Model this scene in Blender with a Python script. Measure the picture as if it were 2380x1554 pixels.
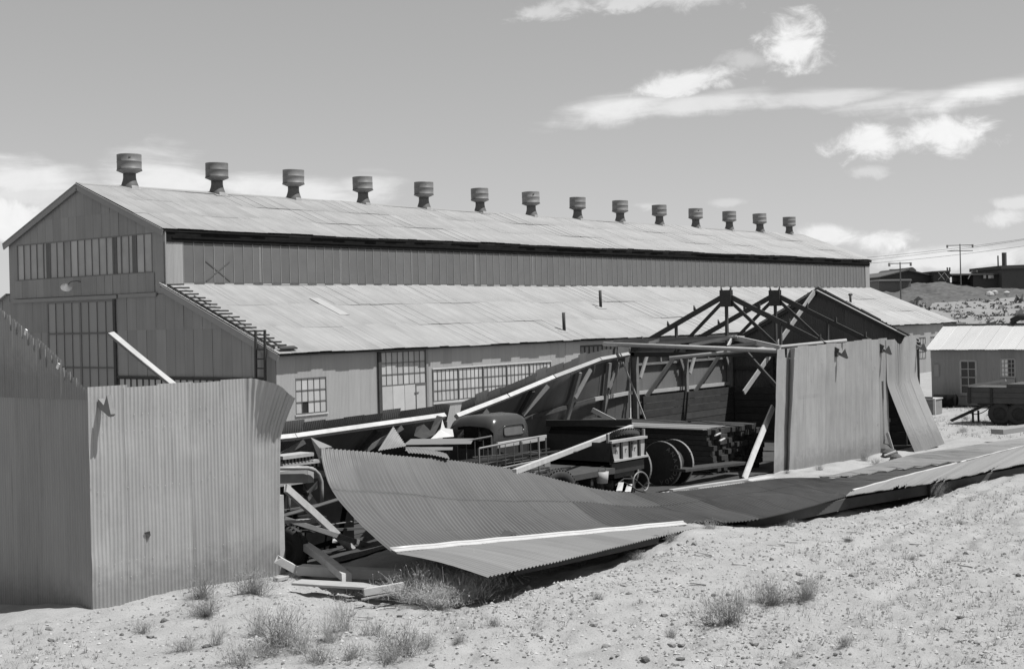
import bpy, math, random
import numpy as np
from mathutils import Vector, Matrix
random.seed(7); np.random.seed(7)
for o in list(bpy.data.objects): bpy.data.objects.remove(o)
scene = bpy.context.scene
C = scene.collection

# ------------------------------------------------------------------ camera
F, PHI, ROLL, VH, EYE = 3160.27, 0.67352, 0.0235, 737.5, 4.4
DV = np.array([math.cos(PHI), math.sin(PHI)]); RV = np.array([math.sin(PHI), -math.cos(PHI)])
cam = bpy.data.cameras.new('camera'); camo = bpy.data.objects.new('camera', cam); C.objects.link(camo)
cam.sensor_width = 36; cam.lens = F / 2380 * 36; cam.shift_y = -(777 - VH) / 2380
cam.clip_start = 0.1; cam.clip_end = 20000
camo.matrix_world = (Matrix.Translation((0, 0, EYE)) @ Matrix.Rotation(PHI - math.pi / 2, 4, 'Z')
                     @ Matrix.Rotation(math.pi / 2, 4, 'X') @ Matrix.Rotation(-ROLL, 4, 'Z'))
scene.camera = camo
scene.render.resolution_x = 1024; scene.render.resolution_y = 668

# ------------------------------------------------------------------ sun, sky, exposure
SUN = Vector((0.20, -0.45, 0.92)).normalized()
sl = bpy.data.lights.new('sun', 'SUN'); sl.energy = 5.0; sl.angle = math.radians(0.53); sl.color = (1, 0.995, 0.985)
so = bpy.data.objects.new('sun', sl); C.objects.link(so); so.location = (0, 0, 60)
so.rotation_euler = SUN.to_track_quat('Z', 'Y').to_euler()
vs = scene.view_settings
vs.view_transform = 'Standard'; vs.look = 'None'; vs.gamma = 1; vs.use_curve_mapping = False
vs.exposure = 0.35
try: scene.cycles.max_bounces = 4; scene.cycles.diffuse_bounces = 3; scene.cycles.glossy_bounces = 2
except Exception: pass

W = bpy.data.worlds.new('World'); scene.world = W; W.use_nodes = True
nt = W.node_tree; nt.nodes.clear()
def nd(t, **k):
    n = nt.nodes.new(t)
    for a, b in k.items(): setattr(n, a, b)
    return n
def lk(a, b): nt.links.new(a, b)
def mth(op, a, b=None, c=None, clamp=False):
    n = nd('ShaderNodeMath', operation=op, use_clamp=clamp)
    for i, x in enumerate((a, b, c)):
        if x is None: continue
        if isinstance(x, (int, float)): n.inputs[i].default_value = x
        else: lk(x, n.inputs[i])
    return n.outputs[0]
sky = nd('ShaderNodeTexSky', sky_type='NISHITA', sun_disc=False)
sky.sun_elevation = math.asin(SUN.z); sky.sun_rotation = math.atan2(SUN.x, SUN.y); sky.altitude = 1600; sky.dust_density = 1.3; sky.ozone_density = 1.0
bw = nd('ShaderNodeRGBToBW'); lk(sky.outputs[0], bw.inputs[0])
skyv = mth('POWER', mth('MULTIPLY', bw.outputs[0], 0.21), 0.52)
skyv = mth('MULTIPLY', skyv, 4.25)
tc = nd('ShaderNodeTexCoord'); sp = nd('ShaderNodeSeparateXYZ'); lk(tc.outputs['Generated'], sp.inputs[0])
fw = mth('ADD', mth('MULTIPLY', sp.outputs[0], float(DV[0])), mth('MULTIPLY', sp.outputs[1], float(DV[1])))
rt = mth('ADD', mth('MULTIPLY', sp.outputs[0], float(RV[0])), mth('MULTIPLY', sp.outputs[1], float(RV[1])))
az = mth('ARCTAN2', rt, fw); el = mth('ARCSINE', sp.outputs[2])
cmb = nd('ShaderNodeCombineXYZ'); lk(az, cmb.inputs[0]); lk(mth('MULTIPLY', el, 1.5), cmb.inputs[1])
def noise(vec, scale, detail=6, rough=.55, dist=0.0):
    n = nd('ShaderNodeTexNoise'); lk(vec, n.inputs['Vector']); n.inputs['Scale'].default_value = scale
    n.inputs['Detail'].default_value = detail; n.inputs['Roughness'].default_value = rough; n.inputs['Distortion'].default_value = dist
    return n.outputs['Fac']
n1 = mth('SUBTRACT', noise(cmb.outputs[0], 30, 9, .64, .5), .5)
n2 = mth('SUBTRACT', noise(cmb.outputs[0], 9, 3, .5), .5)
mp = nd('ShaderNodeMapping'); lk(cmb.outputs[0], mp.inputs[0]); mp.inputs['Scale'].default_value = (1, 4.5, 1); mp.inputs['Rotation'].default_value = (0, 0, -.06)
n3 = mth('SUBTRACT', noise(mp.outputs[0], 9, 7, .6, .5), .5)
def pix_dir(x, y):
    a, b = x - 1190, y - VH
    u = a * math.cos(ROLL) - b * math.sin(ROLL); v = a * math.sin(ROLL) + b * math.cos(ROLL)
    return math.atan2(u, F), math.atan2(-v, math.hypot(F, u))
npuff = mth('MULTIPLY_ADD', n1, 3.2, mth('MULTIPLY', n2, .9)); nwisp = mth('MULTIPLY_ADD', n3, 2.0, mth('MULTIPLY', n1, .8))
cae = nd('ShaderNodeCombineXYZ'); lk(az, cae.inputs[0]); lk(mth('MULTIPLY_ADD', n1, .006, el), cae.inputs[1])
# x, y, half width, half height, tilt, puffiness, opacity   (clouds standing over the desert in the direction looked at)
CL = [(1845, 108, 80, 62, -.1, .9, 1.0), (1735, 140, 62, 22, .1, 1.3, .32), (1590, 197, 115, 30, -.16, 1.0, .85), (1430, 255, 150, 36, -.10, .5, .8),
      (1640, 240, 210, 26, -.07, .5, .68), (1900, 228, 190, 24, .04, .5, .55), (2110, 236, 190, 22, -.04, .4, .6), (2290, 215, 190, 27, -.11, .4, .95), (2190, 308, 110, 52, .02, .8, 1.0), (2010, 330, 80, 36, .0, .9, .95),
      (2020, 400, 42, 14, .05, 1.0, .4), (2045, 560, 80, 26, 0, .9, .9), (1915, 545, 60, 22, .1, .9, .8), (2330, 512, 60, 22, 0, .9, .7), (2200, 600, 160, 26, 0, 1.0, .7),
      (1480, 4, 260, 28, -.04, 1.0, .55), (1270, 28, 70, 18, 0, 1.0, .5), (60, 415, 150, 46, .12, .6, .8), (30, 520, 110, 60, .1, .9, .9), (90, 455, 160, 40, .1, .5, .6), (390, 425, 130, 72, .12, .5, .85),
      (600, 428, 110, 34, .03, .6, .8), (700, 450, 200, 40, .12, .5, .75), (860, 440, 95, 34, -.05, .6, .6), (1500, 480, 40, 10, 0, 1, .35), (1690, 470, 50, 10, 0, 1, .3), (2370, 470, 60, 14, 0, 1, .5)]
acc = None
for (x, y, rx, ry, tl, pf, op) in CL:
    a0, e0 = pix_dir(x, y)
    mq = nd('ShaderNodeMapping', vector_type='TEXTURE'); lk(cae.outputs[0], mq.inputs[0]); mq.inputs['Location'].default_value = (a0, e0, 0)
    mq.inputs['Rotation'].default_value = (0, 0, -tl); mq.inputs['Scale'].default_value = (rx / F, ry / F, 1)
    ln = nd('ShaderNodeVectorMath', operation='LENGTH'); lk(mq.outputs[0], ln.inputs[0])
    m = mth('SUBTRACT', npuff if pf >= .8 else nwisp, ln.outputs['Value'])
    mr = nd('ShaderNodeMapRange', interpolation_type='SMOOTHSTEP'); lk(m, mr.inputs[0]); mr.inputs[1].default_value = -1.25; mr.inputs[2].default_value = -.25 if pf >= .8 else -.18; mr.inputs[4].default_value = min(1, op * 1.04)
    acc = mr.outputs[0] if acc is None else mth('MAXIMUM', acc, mr.outputs[0])
# the same kind of broken cloud all round the rest of the sky
gen = nd('ShaderNodeMapRange', interpolation_type='SMOOTHSTEP'); gm = nd('ShaderNodeMapping'); lk(tc.outputs['Generated'], gm.inputs[0]); gm.inputs['Scale'].default_value = (1, 1, 2.6)
lk(noise(gm.outputs[0], 3.2, 9, .6, .3), gen.inputs[0]); gen.inputs[1].default_value = .60; gen.inputs[2].default_value = .75
away = nd('ShaderNodeMapRange'); lk(mth('MAXIMUM', mth('ABSOLUTE', az), mth('ADD', el, .12)), away.inputs[0]); away.inputs[1].default_value = .40; away.inputs[2].default_value = .60
acc = mth('MAXIMUM', acc, mth('MULTIPLY', mth('MULTIPLY', gen.outputs[0], away.outputs[0]), .85))
cl_l = mth('MULTIPLY_ADD', n1, 1.8, 7.1)
mix = nd('ShaderNodeMix', data_type='FLOAT'); lk(acc, mix.inputs[0]); lk(skyv, mix.inputs[2]); lk(cl_l, mix.inputs[3])
bg = nd('ShaderNodeBackground'); lk(mix.outputs[0], bg.inputs[0]); bg.inputs[1].default_value = 0.1
wo = nd('ShaderNodeOutputWorld'); lk(bg.outputs[0], wo.inputs[0])

# ------------------------------------------------------------------ pixel -> place helpers (a measured point of the photo on a known plane)
def ray(x, y):
    a, b = x - 1190, y - VH
    u = a * math.cos(ROLL) - b * math.sin(ROLL); v = a * math.sin(ROLL) + b * math.cos(ROLL)
    h = DV + RV * u / F
    return Vector((h[0], h[1], -v / F))
O0 = Vector((0, 0, EYE))
def onX(x, y, X): d = ray(x, y); return O0 + d * (X / d.x)
def onY(x, y, Y): d = ray(x, y); return O0 + d * (Y / d.y)
def onZ(x, y, Z): d = ray(x, y); return O0 + d * ((Z - EYE) / d.z)
def atd(x, y, dep): return O0 + ray(x, y) * dep

# ------------------------------------------------------------------ materials (black and white film: all greys)
MATS = {}
def material(name, c, rough=.75, metal=0.0, var=.10, rnd=.10, scale=4.0, stretch=(1, 1, 1), use_uv=False, spots=0.0, spot_c=.05, spot_scale=9, bump=0.0, bump_scale=60, spec=.35, fine=0.0, dirt=0.0):
    m = bpy.data.materials.new(name); m.use_nodes = True; t = m.node_tree; t.nodes.clear()
    def N(k, **kw):
        n = t.nodes.new(k)
        for a, b in kw.items(): setattr(n, a, b)
        return n
    def Mth(op, a, b=None, clamp=False):
        n = N('ShaderNodeMath', operation=op, use_clamp=clamp)
        for i, x in enumerate((a, b)):
            if x is None: continue
            if isinstance(x, (int, float)): n.inputs[i].default_value = x
            else: t.links.new(x, n.inputs[i])
        return n.outputs[0]
    tcn = N('ShaderNodeTexCoord'); oi = N('ShaderNodeObjectInfo')
    vec = tcn.outputs['UV'] if use_uv else tcn.outputs['Object']
    off = N('ShaderNodeVectorMath', operation='ADD'); t.links.new(vec, off.inputs[0])
    cb = N('ShaderNodeCombineXYZ')
    r37 = Mth('MULTIPLY', oi.outputs['Random'], 37.0)
    for i in range(3): t.links.new(r37, cb.inputs[i])
    t.links.new(cb.outputs[0], off.inputs[1])
    mp = N('ShaderNodeMapping'); t.links.new(off.outputs[0], mp.inputs[0]); mp.inputs['Scale'].default_value = stretch
    def ns(v, s, d=5, r=.55):
        n = N('ShaderNodeTexNoise'); t.links.new(v, n.inputs['Vector']); n.inputs['Scale'].default_value = s; n.inputs['Detail'].default_value = d; n.inputs['Roughness'].default_value = r
        return n.outputs['Fac']
    f = Mth('ADD', 1.0, Mth('MULTIPLY', Mth('SUBTRACT', ns(mp.outputs[0], scale, 6, .6), .5), 2 * var * 2))
    f = Mth('ADD', f, Mth('MULTIPLY', Mth('SUBTRACT', ns(off.outputs[0], .9, 3), .5), 2 * var))
    if fine: f = Mth('ADD', f, Mth('MULTIPLY', Mth('SUBTRACT', ns(off.outputs[0], 90, 3, .7), .5), fine * 2))
    f = Mth('ADD', f, Mth('MULTIPLY', Mth('SUBTRACT', oi.outputs['Random'], .5), 2 * rnd))
    val = Mth('MULTIPLY', f, c)
    if spots:
        mr = N('ShaderNodeMapRange'); t.links.new(ns(off.outputs[0], spot_scale, 6, .65), mr.inputs[0]); mr.inputs[1].default_value = .68 - spots * .1; mr.inputs[2].default_value = .74 - spots * .1
        mx = N('ShaderNodeMix', data_type='FLOAT'); t.links.new(Mth('MULTIPLY', mr.outputs[0], .7), mx.inputs[0]); t.links.new(val, mx.inputs[2]); mx.inputs[3].default_value = spot_c
        val = mx.outputs[0]
    if dirt:     # mud splashed up from the ground, rust runs down from the laps
        sx = N('ShaderNodeSeparateXYZ'); t.links.new(tcn.outputs['UV'], sx.inputs[0])
        hh = Mth('ADD', sx.outputs[1], Mth('MULTIPLY', Mth('SUBTRACT', ns(off.outputs[0], 5, 6, .7), .5), 1.1))
        mr = N('ShaderNodeMapRange', interpolation_type='SMOOTHSTEP'); t.links.new(hh, mr.inputs[0]); mr.inputs[1].default_value = .95; mr.inputs[2].default_value = .30
        val = Mth('MULTIPLY', val, Mth('SUBTRACT', 1.0, Mth('MULTIPLY', mr.outputs[0], dirt)))
        m2 = N('ShaderNodeMapping'); t.links.new(off.outputs[0], m2.inputs[0]); m2.inputs['Scale'].default_value = (9, .35, 1)
        m3 = N('ShaderNodeMapRange', interpolation_type='SMOOTHSTEP'); t.links.new(ns(m2.outputs[0], 1.5, 4, .6), m3.inputs[0]); m3.inputs[1].default_value = .58; m3.inputs[2].default_value = .76
        val = Mth('MULTIPLY', val, Mth('SUBTRACT', 1.0, Mth('MULTIPLY', m3.outputs[0], dirt * .9)))
    val = Mth('MAXIMUM', val, .004)
    p = N('ShaderNodeBsdfPrincipled'); t.links.new(val, p.inputs['Base Color']); p.inputs['Roughness'].default_value = rough; p.inputs['Metallic'].default_value = metal
    p.inputs['Specular IOR Level'].default_value = spec
    if bump:
        bn = N('ShaderNodeBump'); bn.inputs['Strength'].default_value = bump; bn.inputs['Distance'].default_value = .02
        t.links.new(ns(vec, bump_scale, 6, .65), bn.inputs['Height']); t.links.new(bn.outputs[0], p.inputs['Normal'])
    o = N('ShaderNodeOutputMaterial'); t.links.new(p.outputs[0], o.inputs[0])
    MATS[name] = m; return m
M_patch = material('newer_roof_sheet', .34, .55, .15, var=.08)
M_gbar = material('grey_window_bar', .13, .6)
M_fasc = material('shade_dark_board', .055, .8, var=.25, scale=3)  # the fascia's shadow is put into this dark colour
M_nearblack = material('near_black', .012, .95, var=.3, spec=.03)  # near-black tone; under the upper eave it stands in for shadow
M_hut2c = material('clerestory_post', .15, .6, var=.08)
ST = dict(use_uv=True, stretch=(3.0, .12, 1))
M_roof = material('galvanised_roof', .295, .55, .15, var=.17, rnd=.045, scale=3, spots=.12, spot_c=.25, spot_scale=5, dirt=.07, **ST)
M_wall = material('galvanised_wall', .30, .55, .15, var=.08, rnd=.07, scale=3, **ST)
M_shed = material('galvanised_shed', .32, .5, .2, var=.12, rnd=.08, scale=3, spots=.35, spot_c=.22, spot_scale=2.2, use_uv=True, stretch=(2.2, .2, 1), bump=.25, bump_scale=7, dirt=.28)
M_end = material('galvanised_shed_end', .26, .55, .15, var=.10, rnd=.08, scale=4, use_uv=True, stretch=(2.5, .2, 1), dirt=.22)
M_fallen = material('dark_roof_paint', .080, .42, .25, var=.10, rnd=.07, scale=4, spots=.0, **ST)
M_fallen2 = material('weathered_roof', .24, .5, .2, var=.10, rnd=.12, scale=4, **ST)
M_newtin = material('bright_flashing', .42, .45, .1, var=.12, rnd=.05, scale=5)
M_gable = material('gable_sheet', .24, .6, .1, var=.10, rnd=.09, scale=3, **ST)
M_rake = material('rake_trim', .22, .6, .1, var=.06)
M_dark = material('dark_wood', .045, .8, var=.2, scale=6)
M_tar = material('tarred_timber', .035, .8, var=.25, scale=5, bump=.3, bump_scale=30)
M_wood = material('weathered_wood', .17, .8, var=.15, rnd=.15, scale=5, bump=.25, bump_scale=40)
M_new = material('new_lumber', .38, .75, var=.16, rnd=.10, scale=5, spots=.1, spot_c=.35, spot_scale=4, bump=.2, bump_scale=40)
M_grey = material('grey_lumber', .31, .8, var=.12, rnd=.12, scale=5, bump=.25, bump_scale=40)
M_pane = material('whitewashed_glass', .36, .5, var=.08, rnd=.14, scale=2, spec=.3)
M_cpane = material('clerestory_glass', .115, .4, var=.08, rnd=.05, scale=1.5, spec=.35)
M_gpane = material('dusty_glass', .30, .4, var=.22, rnd=.16, scale=.5, spec=.5)
M_black = material('black_glass', .012, .12, var=.2, rnd=.3, spec=.5)
M_bar = material('window_bar', .10, .6, .2, var=.1)
M_lbar = material('light_bar', .22, .5, .2, var=.08)
M_vent = material('vent_metal', .17, .55, .15, var=.14, rnd=.20, scale=3, spots=.12, spot_c=.08, spot_scale=4)
M_vneck = material('vent_neck', .10, .6, .1, var=.08, rnd=.08, scale=3)
M_truck = material('truck_paint', .045, .25, .1, var=.12, scale=3, spec=.6)
M_iron = material('dark_iron', .03, .55, .3, var=.2, scale=6)
M_pipe = material('grey_pipe', .20, .5, .3, var=.1)
M_rubber = material('tyre_rubber', .035, .8, var=.2, scale=8)
M_tail = material('tailgate_paint', .30, .6, var=.15, scale=5, spots=.25, spot_c=.10, spot_scale=8)
M_white = material('white_paint', .70, .6, var=.05)
M_reel = material('reel_wood', .022, .75, var=.25, scale=6)
M_earth = material('dark_rubble', .085, .95, var=.35, scale=1.2, bump=.6, bump_scale=3)
M_bld = material('far_dark_building', .06, .8, var=.1)
M_bldl = material('far_light_roof', .24, .7, var=.1)
M_hutroof = material('hut_roof', .37, .55, .1, var=.06, rnd=.06, **ST)
M_hut = material('hut_wall', .22, .65, .1, var=.10, rnd=.08, scale=3, **ST)
M_bush = material('dry_bush', .235, .9, var=.25, rnd=.2, scale=6)
M_bushl = material('pale_dry_bush', .31, .9, var=.25, rnd=.2, scale=6)
M_bushp = material('straw_bush', .40, .9, var=.2, rnd=.1, scale=6)
M_stone = material('stone', .20, .9, var=.2, rnd=.6, scale=9, bump=.4, bump_scale=30)
M_wire = material('wire', .03, .6)
M_sand = material('desert_sand', .28, .95, var=.13, rnd=0, scale=1.7, spots=.75, spot_c=.16, spot_scale=13, bump=1.0, bump_scale=19, spec=.1, fine=.5)
M_scrub = material('scrub', .15, .9, var=.2, rnd=0)
M_prock = material('pale_rock', .34, .9, var=.1)
M_hill = material('hill_sand', .205, .95, var=.12, rnd=0, scale=.12, spots=.2, spot_c=.16, spot_scale=1.2, bump=.5, bump_scale=2, spec=.1)

# ------------------------------------------------------------------ mesh helpers
WM = {}
def wm(o): return WM.get(o.name, Matrix.Identity(4))
def reg(o, parent=None, M=None):
    C.objects.link(o); M = M or Matrix.Identity(4)
    if parent:
        o.parent = parent; o.matrix_parent_inverse = wm(parent).inverted()
    o.matrix_basis = M; WM[o.name] = M.copy(); return o
def tag(o, label=None, cat=None, group=None, kind=None):
    if label: o['label'] = label
    if cat: o['category'] = cat
    if group: o['group'] = group
    if kind: o['kind'] = kind
    return o
def thing(name, label, cat, loc=(0, 0, 0), group=None):
    o = bpy.data.objects.new(name, None); o.empty_display_size = .2
    reg(o, None, Matrix.Translation(Vector(loc))); return tag(o, label, cat, group)
def inst(name, mesh, M=None, parent=None): return reg(bpy.data.objects.new(name, mesh), parent, M)
def frame(p0, p1, up=(0, 0, 1)):
    z = (Vector(p1) - Vector(p0)); L = z.length; z.normalize(); up = Vector(up)
    if abs(z.dot(up)) > .98: up = Vector((1, 0, 0)) if abs(z.x) < .9 else Vector((0, 1, 0))
    x = up.cross(z).normalized(); y = z.cross(x); return x, y, z, L
class MB:
    def __init__(s): s.v = []; s.f = []
    def add(s, vs, fs):
        n = len(s.v); s.v += [tuple(v) for v in vs]; s.f += [tuple(i + n for i in f) for f in fs]; return s
    def box(s, c, d, R=None):
        c = Vector(c); h = [x / 2 for x in d]
        vs = [Vector((a * h[0], b * h[1], e * h[2])) for a in (-1, 1) for b in (-1, 1) for e in (-1, 1)]
        if R: vs = [R @ v for v in vs]
        return s.add([c + v for v in vs], [(0, 1, 3, 2), (4, 6, 7, 5), (0, 4, 5, 1), (2, 3, 7, 6), (0, 2, 6, 4), (1, 5, 7, 3)])
    def bx(s, x0, x1, y0, y1, z0, z1): return s.box(((x0 + x1) / 2, (y0 + y1) / 2, (z0 + z1) / 2), (x1 - x0, y1 - y0, z1 - z0))
    def beam(s, p0, p1, w, h, up=(0, 0, 1)):
        x, y, z, L = frame(p0, p1, up); p0 = Vector(p0); p1 = Vector(p1)
        vs = [p + x * (a * w / 2) + y * (b * h / 2) for p in (p0, p1) for a, b in ((-1, -1), (1, -1), (1, 1), (-1, 1))]
        return s.add(vs, [(0, 3, 2, 1), (4, 5, 6, 7), (0, 1, 5, 4), (1, 2, 6, 5), (2, 3, 7, 6), (3, 0, 4, 7)])
    def tube(s, p0, p1, r, n=8, r1=None): return s.path([p0, p1], r, n, r1)
    def path(s, pts, r, n=8, r1=None):
        pts = [Vector(p) for p in pts]; r1 = r if r1 is None else r1; base = len(s.v); k = len(pts)
        up = Vector((0.13, 0.21, .97))
        for i, p in enumerate(pts):
            t = (pts[min(i + 1, k - 1)] - pts[max(i - 1, 0)]).normalized()
            if abs(t.dot(up)) > .95: up = Vector((.9, .3, .1))
            x = up.cross(t).normalized(); y = t.cross(x); up = y
            rr = r + (r1 - r) * i / (k - 1)
            for j in range(n):
                a = 2 * math.pi * j / n; s.v.append(tuple(p + x * (rr * math.cos(a)) + y * (rr * math.sin(a))))
        for i in range(k - 1):
            for j in range(n):
                a = base + i * n + j; b = base + i * n + (j + 1) % n; s.f.append((a, b, b + n, a + n))
        s.f.append(tuple(base + j for j in range(n))[::-1]); s.f.append(tuple(base + (k - 1) * n + j for j in range(n)))
        return s
    def lathe(s, prof, n=24, M=None, close=False):
        base = len(s.v); M = M or Matrix.Identity(4)
        for (r, z) in prof:
            for j in range(n):
                a = 2 * math.pi * j / n; s.v.append(tuple(M @ Vector((r * math.cos(a), r * math.sin(a), z))))
        m = len(prof)
        for i in range(m - 1 + (1 if close else 0)):
            i2 = (i + 1) % m
            for j in range(n):
                j2 = (j + 1) % n; s.f.append((base + i * n + j, base + i * n + j2, base + i2 * n + j2, base + i2 * n + j))
        return s
    def mesh(s, name, mat, smooth=False):
        me = bpy.data.meshes.new(name); me.from_pydata(s.v, [], s.f); me.materials.append(mat)
        if smooth: me.polygons.foreach_set('use_smooth', [True] * len(me.polygons))
        me.update(); return me
    def build(s, name, mat, parent=None, smooth=False, M=None): return inst(name, s.mesh(name, mat, smooth), M, parent)
def smooth_by_angle(o, deg=35):
    me = o.data; me.polygons.foreach_set('use_smooth', [True] * len(me.polygons))
    try: me.set_sharp_from_angle(angle=math.radians(deg))
    except Exception: pass
    return o
def grid_mesh(name, P, mat, UV=None, smooth=True):
    n, m = P.shape[:2]; me = bpy.data.meshes.new(name)
    idx = np.arange(n * m).reshape(n, m)
    q = np.stack([idx[:-1, :-1], idx[1:, :-1], idx[1:, 1:], idx[:-1, 1:]], -1).reshape(-1, 4)
    me.vertices.add(n * m); me.vertices.foreach_set('co', P.reshape(-1, 3).astype(np.float32).ravel())
    me.loops.add(q.size); me.loops.foreach_set('vertex_index', q.ravel().astype(np.int32))
    me.polygons.add(len(q)); me.polygons.foreach_set('loop_start', np.arange(0, q.size, 4, dtype=np.int32)); me.polygons.foreach_set('loop_total', np.full(len(q), 4, dtype=np.int32))
    me.update(calc_edges=True)
    if smooth: me.polygons.foreach_set('use_smooth', np.ones(len(q), dtype=bool))
    if UV is not None:
        ul = me.uv_layers.new(name='UVMap'); ul.data.foreach_set('uv', UV.reshape(-1, 2)[q.ravel()].astype(np.float32).ravel())
    me.materials.append(mat); me.update(); return me
PITCH, AMP = .0722, .0095
def corr(name, Wd, L, mat, S=None, rows=1, seg=6, pitch=PITCH, amp=AMP, phase=0.0, uvl=None):
    """corrugated sheet; S(u,v) with u in metres across, v in 0..1 along"""
    nu = max(3, int(round(Wd / pitch * seg)) + 1)
    u = np.linspace(0, Wd, nu); v = np.linspace(0, 1, rows + 1); U, V = np.meshgrid(u, v, indexing='ij')
    if S is None: P = np.stack([U, V * L, np.zeros_like(U)], -1); Nn = np.zeros_like(P); Nn[..., 2] = 1
    else:
        P = S(U, V); e = 1e-3
        du = S(U + e, V) - S(U - e, V); dv = S(U, V + e) - S(U, V - e); Nn = np.cross(du, dv)
        Nn /= np.linalg.norm(Nn, axis=-1, keepdims=True) + 1e-12
    P = P + Nn * (amp * np.cos(2 * math.pi * (U / pitch) + phase))[..., None]
    return grid_mesh(name, P, mat, np.stack([U, V * (uvl or L)], -1))
def place(origin, xd, yd):
    x = Vector(xd).normalized(); y = Vector(yd).normalized(); z = x.cross(y).normalized(); y = z.cross(x)
    M = Matrix((x, y, z)).transposed().to_4x4(); M.translation = Vector(origin); return M
def wall_sheets(parent, O, A, N, u0, u1, z0, ztop, mat, openings=(), cov=.65, joints=(), seg=4, name='sheet', jag=0.0, gap=0.0):
    O, A, N = [np.array(q, float) for q in (O, A, N)]
    ed = sorted({u0, u1} | {a for op in openings for a in op[:2] if u0 < a < u1}); k = 0
    for a, b in zip(ed[:-1], ed[1:]):
        n = max(1, int(round((b - a) / cov)))
        for i in range(n):
            c0 = a + (b - a) * i / n; c1 = a + (b - a) * (i + 1) / n; mid = (c0 + c1) / 2
            zt = max(ztop(c0), ztop(c1)); cuts = sorted([(q[2], q[3]) for q in openings if q[0] <= mid <= q[1]])
            iv = []; z = z0
            for (ca, cb) in cuts:
                if ca > z + .02: iv.append((z, ca))
                z = max(z, cb)
            if zt > z + .02: iv.append((z, 1e9))
            for (za, zb) in iv:
                pts = [za] + [j for j in joints if za + .15 < j < min(zb, zt) - .15] + [zb]
                for qi, (pa, pb) in enumerate(zip(pts[:-1], pts[1:])):
                    off = .004 + .003 * (k % 2) + .009 * qi; k += 1; nc = max(2, round((c1 - c0) / PITCH)); pt_ = (c1 - c0) / nc
                    wd = c1 - c0 + (pt_ if i < n - 1 else 0) if not gap else c1 - c0 - gap * random.uniform(.3, 1.3); jt = random.uniform(-jag, jag); tilt = random.uniform(-.004, .004)
                    low = pa - (.1 if qi else 0)
                    def S(U, V, c0=c0, pb=pb, low=low, off=off, jt=jt, tilt=tilt):
                        uu = c0 + U
                        top = np.minimum(np.vectorize(ztop)(uu) + jt, pb) if pb > 1e8 else np.full_like(uu, pb)
                        zz = low + V * (top - low)
                        return O + uu[..., None] * A + np.array([0, 0, 1.]) * zz[..., None] + N * (off + tilt * V)[..., None]
                    inst(name, corr(name, wd, 1, mat, S, 1, seg, pitch=pt_, uvl=min(pb, zt) - pa), None, parent)
def window(parent, O, A, N, u0, u1, z0, z1, nc, nr, mbar, mpane, bw_=.035, fr=.05, dark=(), name='window', depth=.05, thick=None, blind=None):
    O, A, N = Vector(O), Vector(A), Vector(N); Zh = Vector((0, 0, 1)); m = MB()
    pt = lambda u, z, n=0: O + A * u + Zh * z + N * n
    thick = thick or {}
    for i in range(nc + 1):
        u = u0 + (u1 - u0) * i / nc; w = fr if i in (0, nc) else thick.get(i, bw_)
        m.beam(pt(u, z0, 0), pt(u, z1, 0), w, depth, N)
    for j in range(nr + 1):
        z = z0 + (z1 - z0) * j / nr; w = fr if j in (0, nr) else bw_
        m.beam(pt(u0, z, .004), pt(u1, z, .004), depth, w, Zh)
    fo = m.build(name, mbar, parent)
    for i in range(nc):
        for j in range(nr):
            a = u0 + (u1 - u0) * i / nc; b = u0 + (u1 - u0) * (i + 1) / nc; c = z0 + (z1 - z0) * j / nr; d = z0 + (z1 - z0) * (j + 1) / nr
            q = MB().add([pt(a, c, -.012 + random.uniform(-.002, .002)), pt(b, c, -.012 + random.uniform(-.002, .002)), pt(b, d, -.012 + random.uniform(-.002, .002)), pt(a, d, -.012)], [(0, 1, 2, 3)])
            q.build('pane', M_black if (i, j) in dark else mpane, fo)
    return fo
def beam_obj(name, p0, p1, w, h, mat, label=None, cat=None, parent=None, group=None, up=(0, 0, 1)):
    p0 = Vector(p0); p1 = Vector(p1); x, y, z, L = frame(p0, p1, up)
    m = MB(); b = .006   # slightly eased edges
    prof = [(-w / 2 + b, -h / 2), (w / 2 - b, -h / 2), (w / 2, -h / 2 + b), (w / 2, h / 2 - b), (w / 2 - b, h / 2), (-w / 2 + b, h / 2), (-w / 2, h / 2 - b), (-w / 2, -h / 2 + b)]
    rj = random.Random(int(L * 1000) + int(abs(p0.x) * 100)); bow = min(.012 * L, .03) * rj.uniform(-1, 1)
    rings = [(0, 1), (L * .33, 0), (L * .66, 0), (L, 1)]
    def rv(zz, e, a, c): return Vector((a + (bow if 0 < zz < L else 0), c + rj.uniform(-.003, .003), zz + (rj.uniform(-.35, .35) * min(w, h, .12) if e else 0)))
    m.add([rv(zz, e, a, c) for zz, e in rings for a, c in prof], [tuple(range(7, -1, -1)), tuple(range(24, 32))] + [(8 * r_ + i, 8 * r_ + (i + 1) % 8, 8 * r_ + 8 + (i + 1) % 8, 8 * r_ + 8 + i) for r_ in range(3) for i in range(8)])
    M = Matrix((x, y, z)).transposed().to_4x4(); M.translation = p0
    o = m.build(name, mat, parent, M=M)
    if label: tag(o, label, cat, group)
    return o

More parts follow.
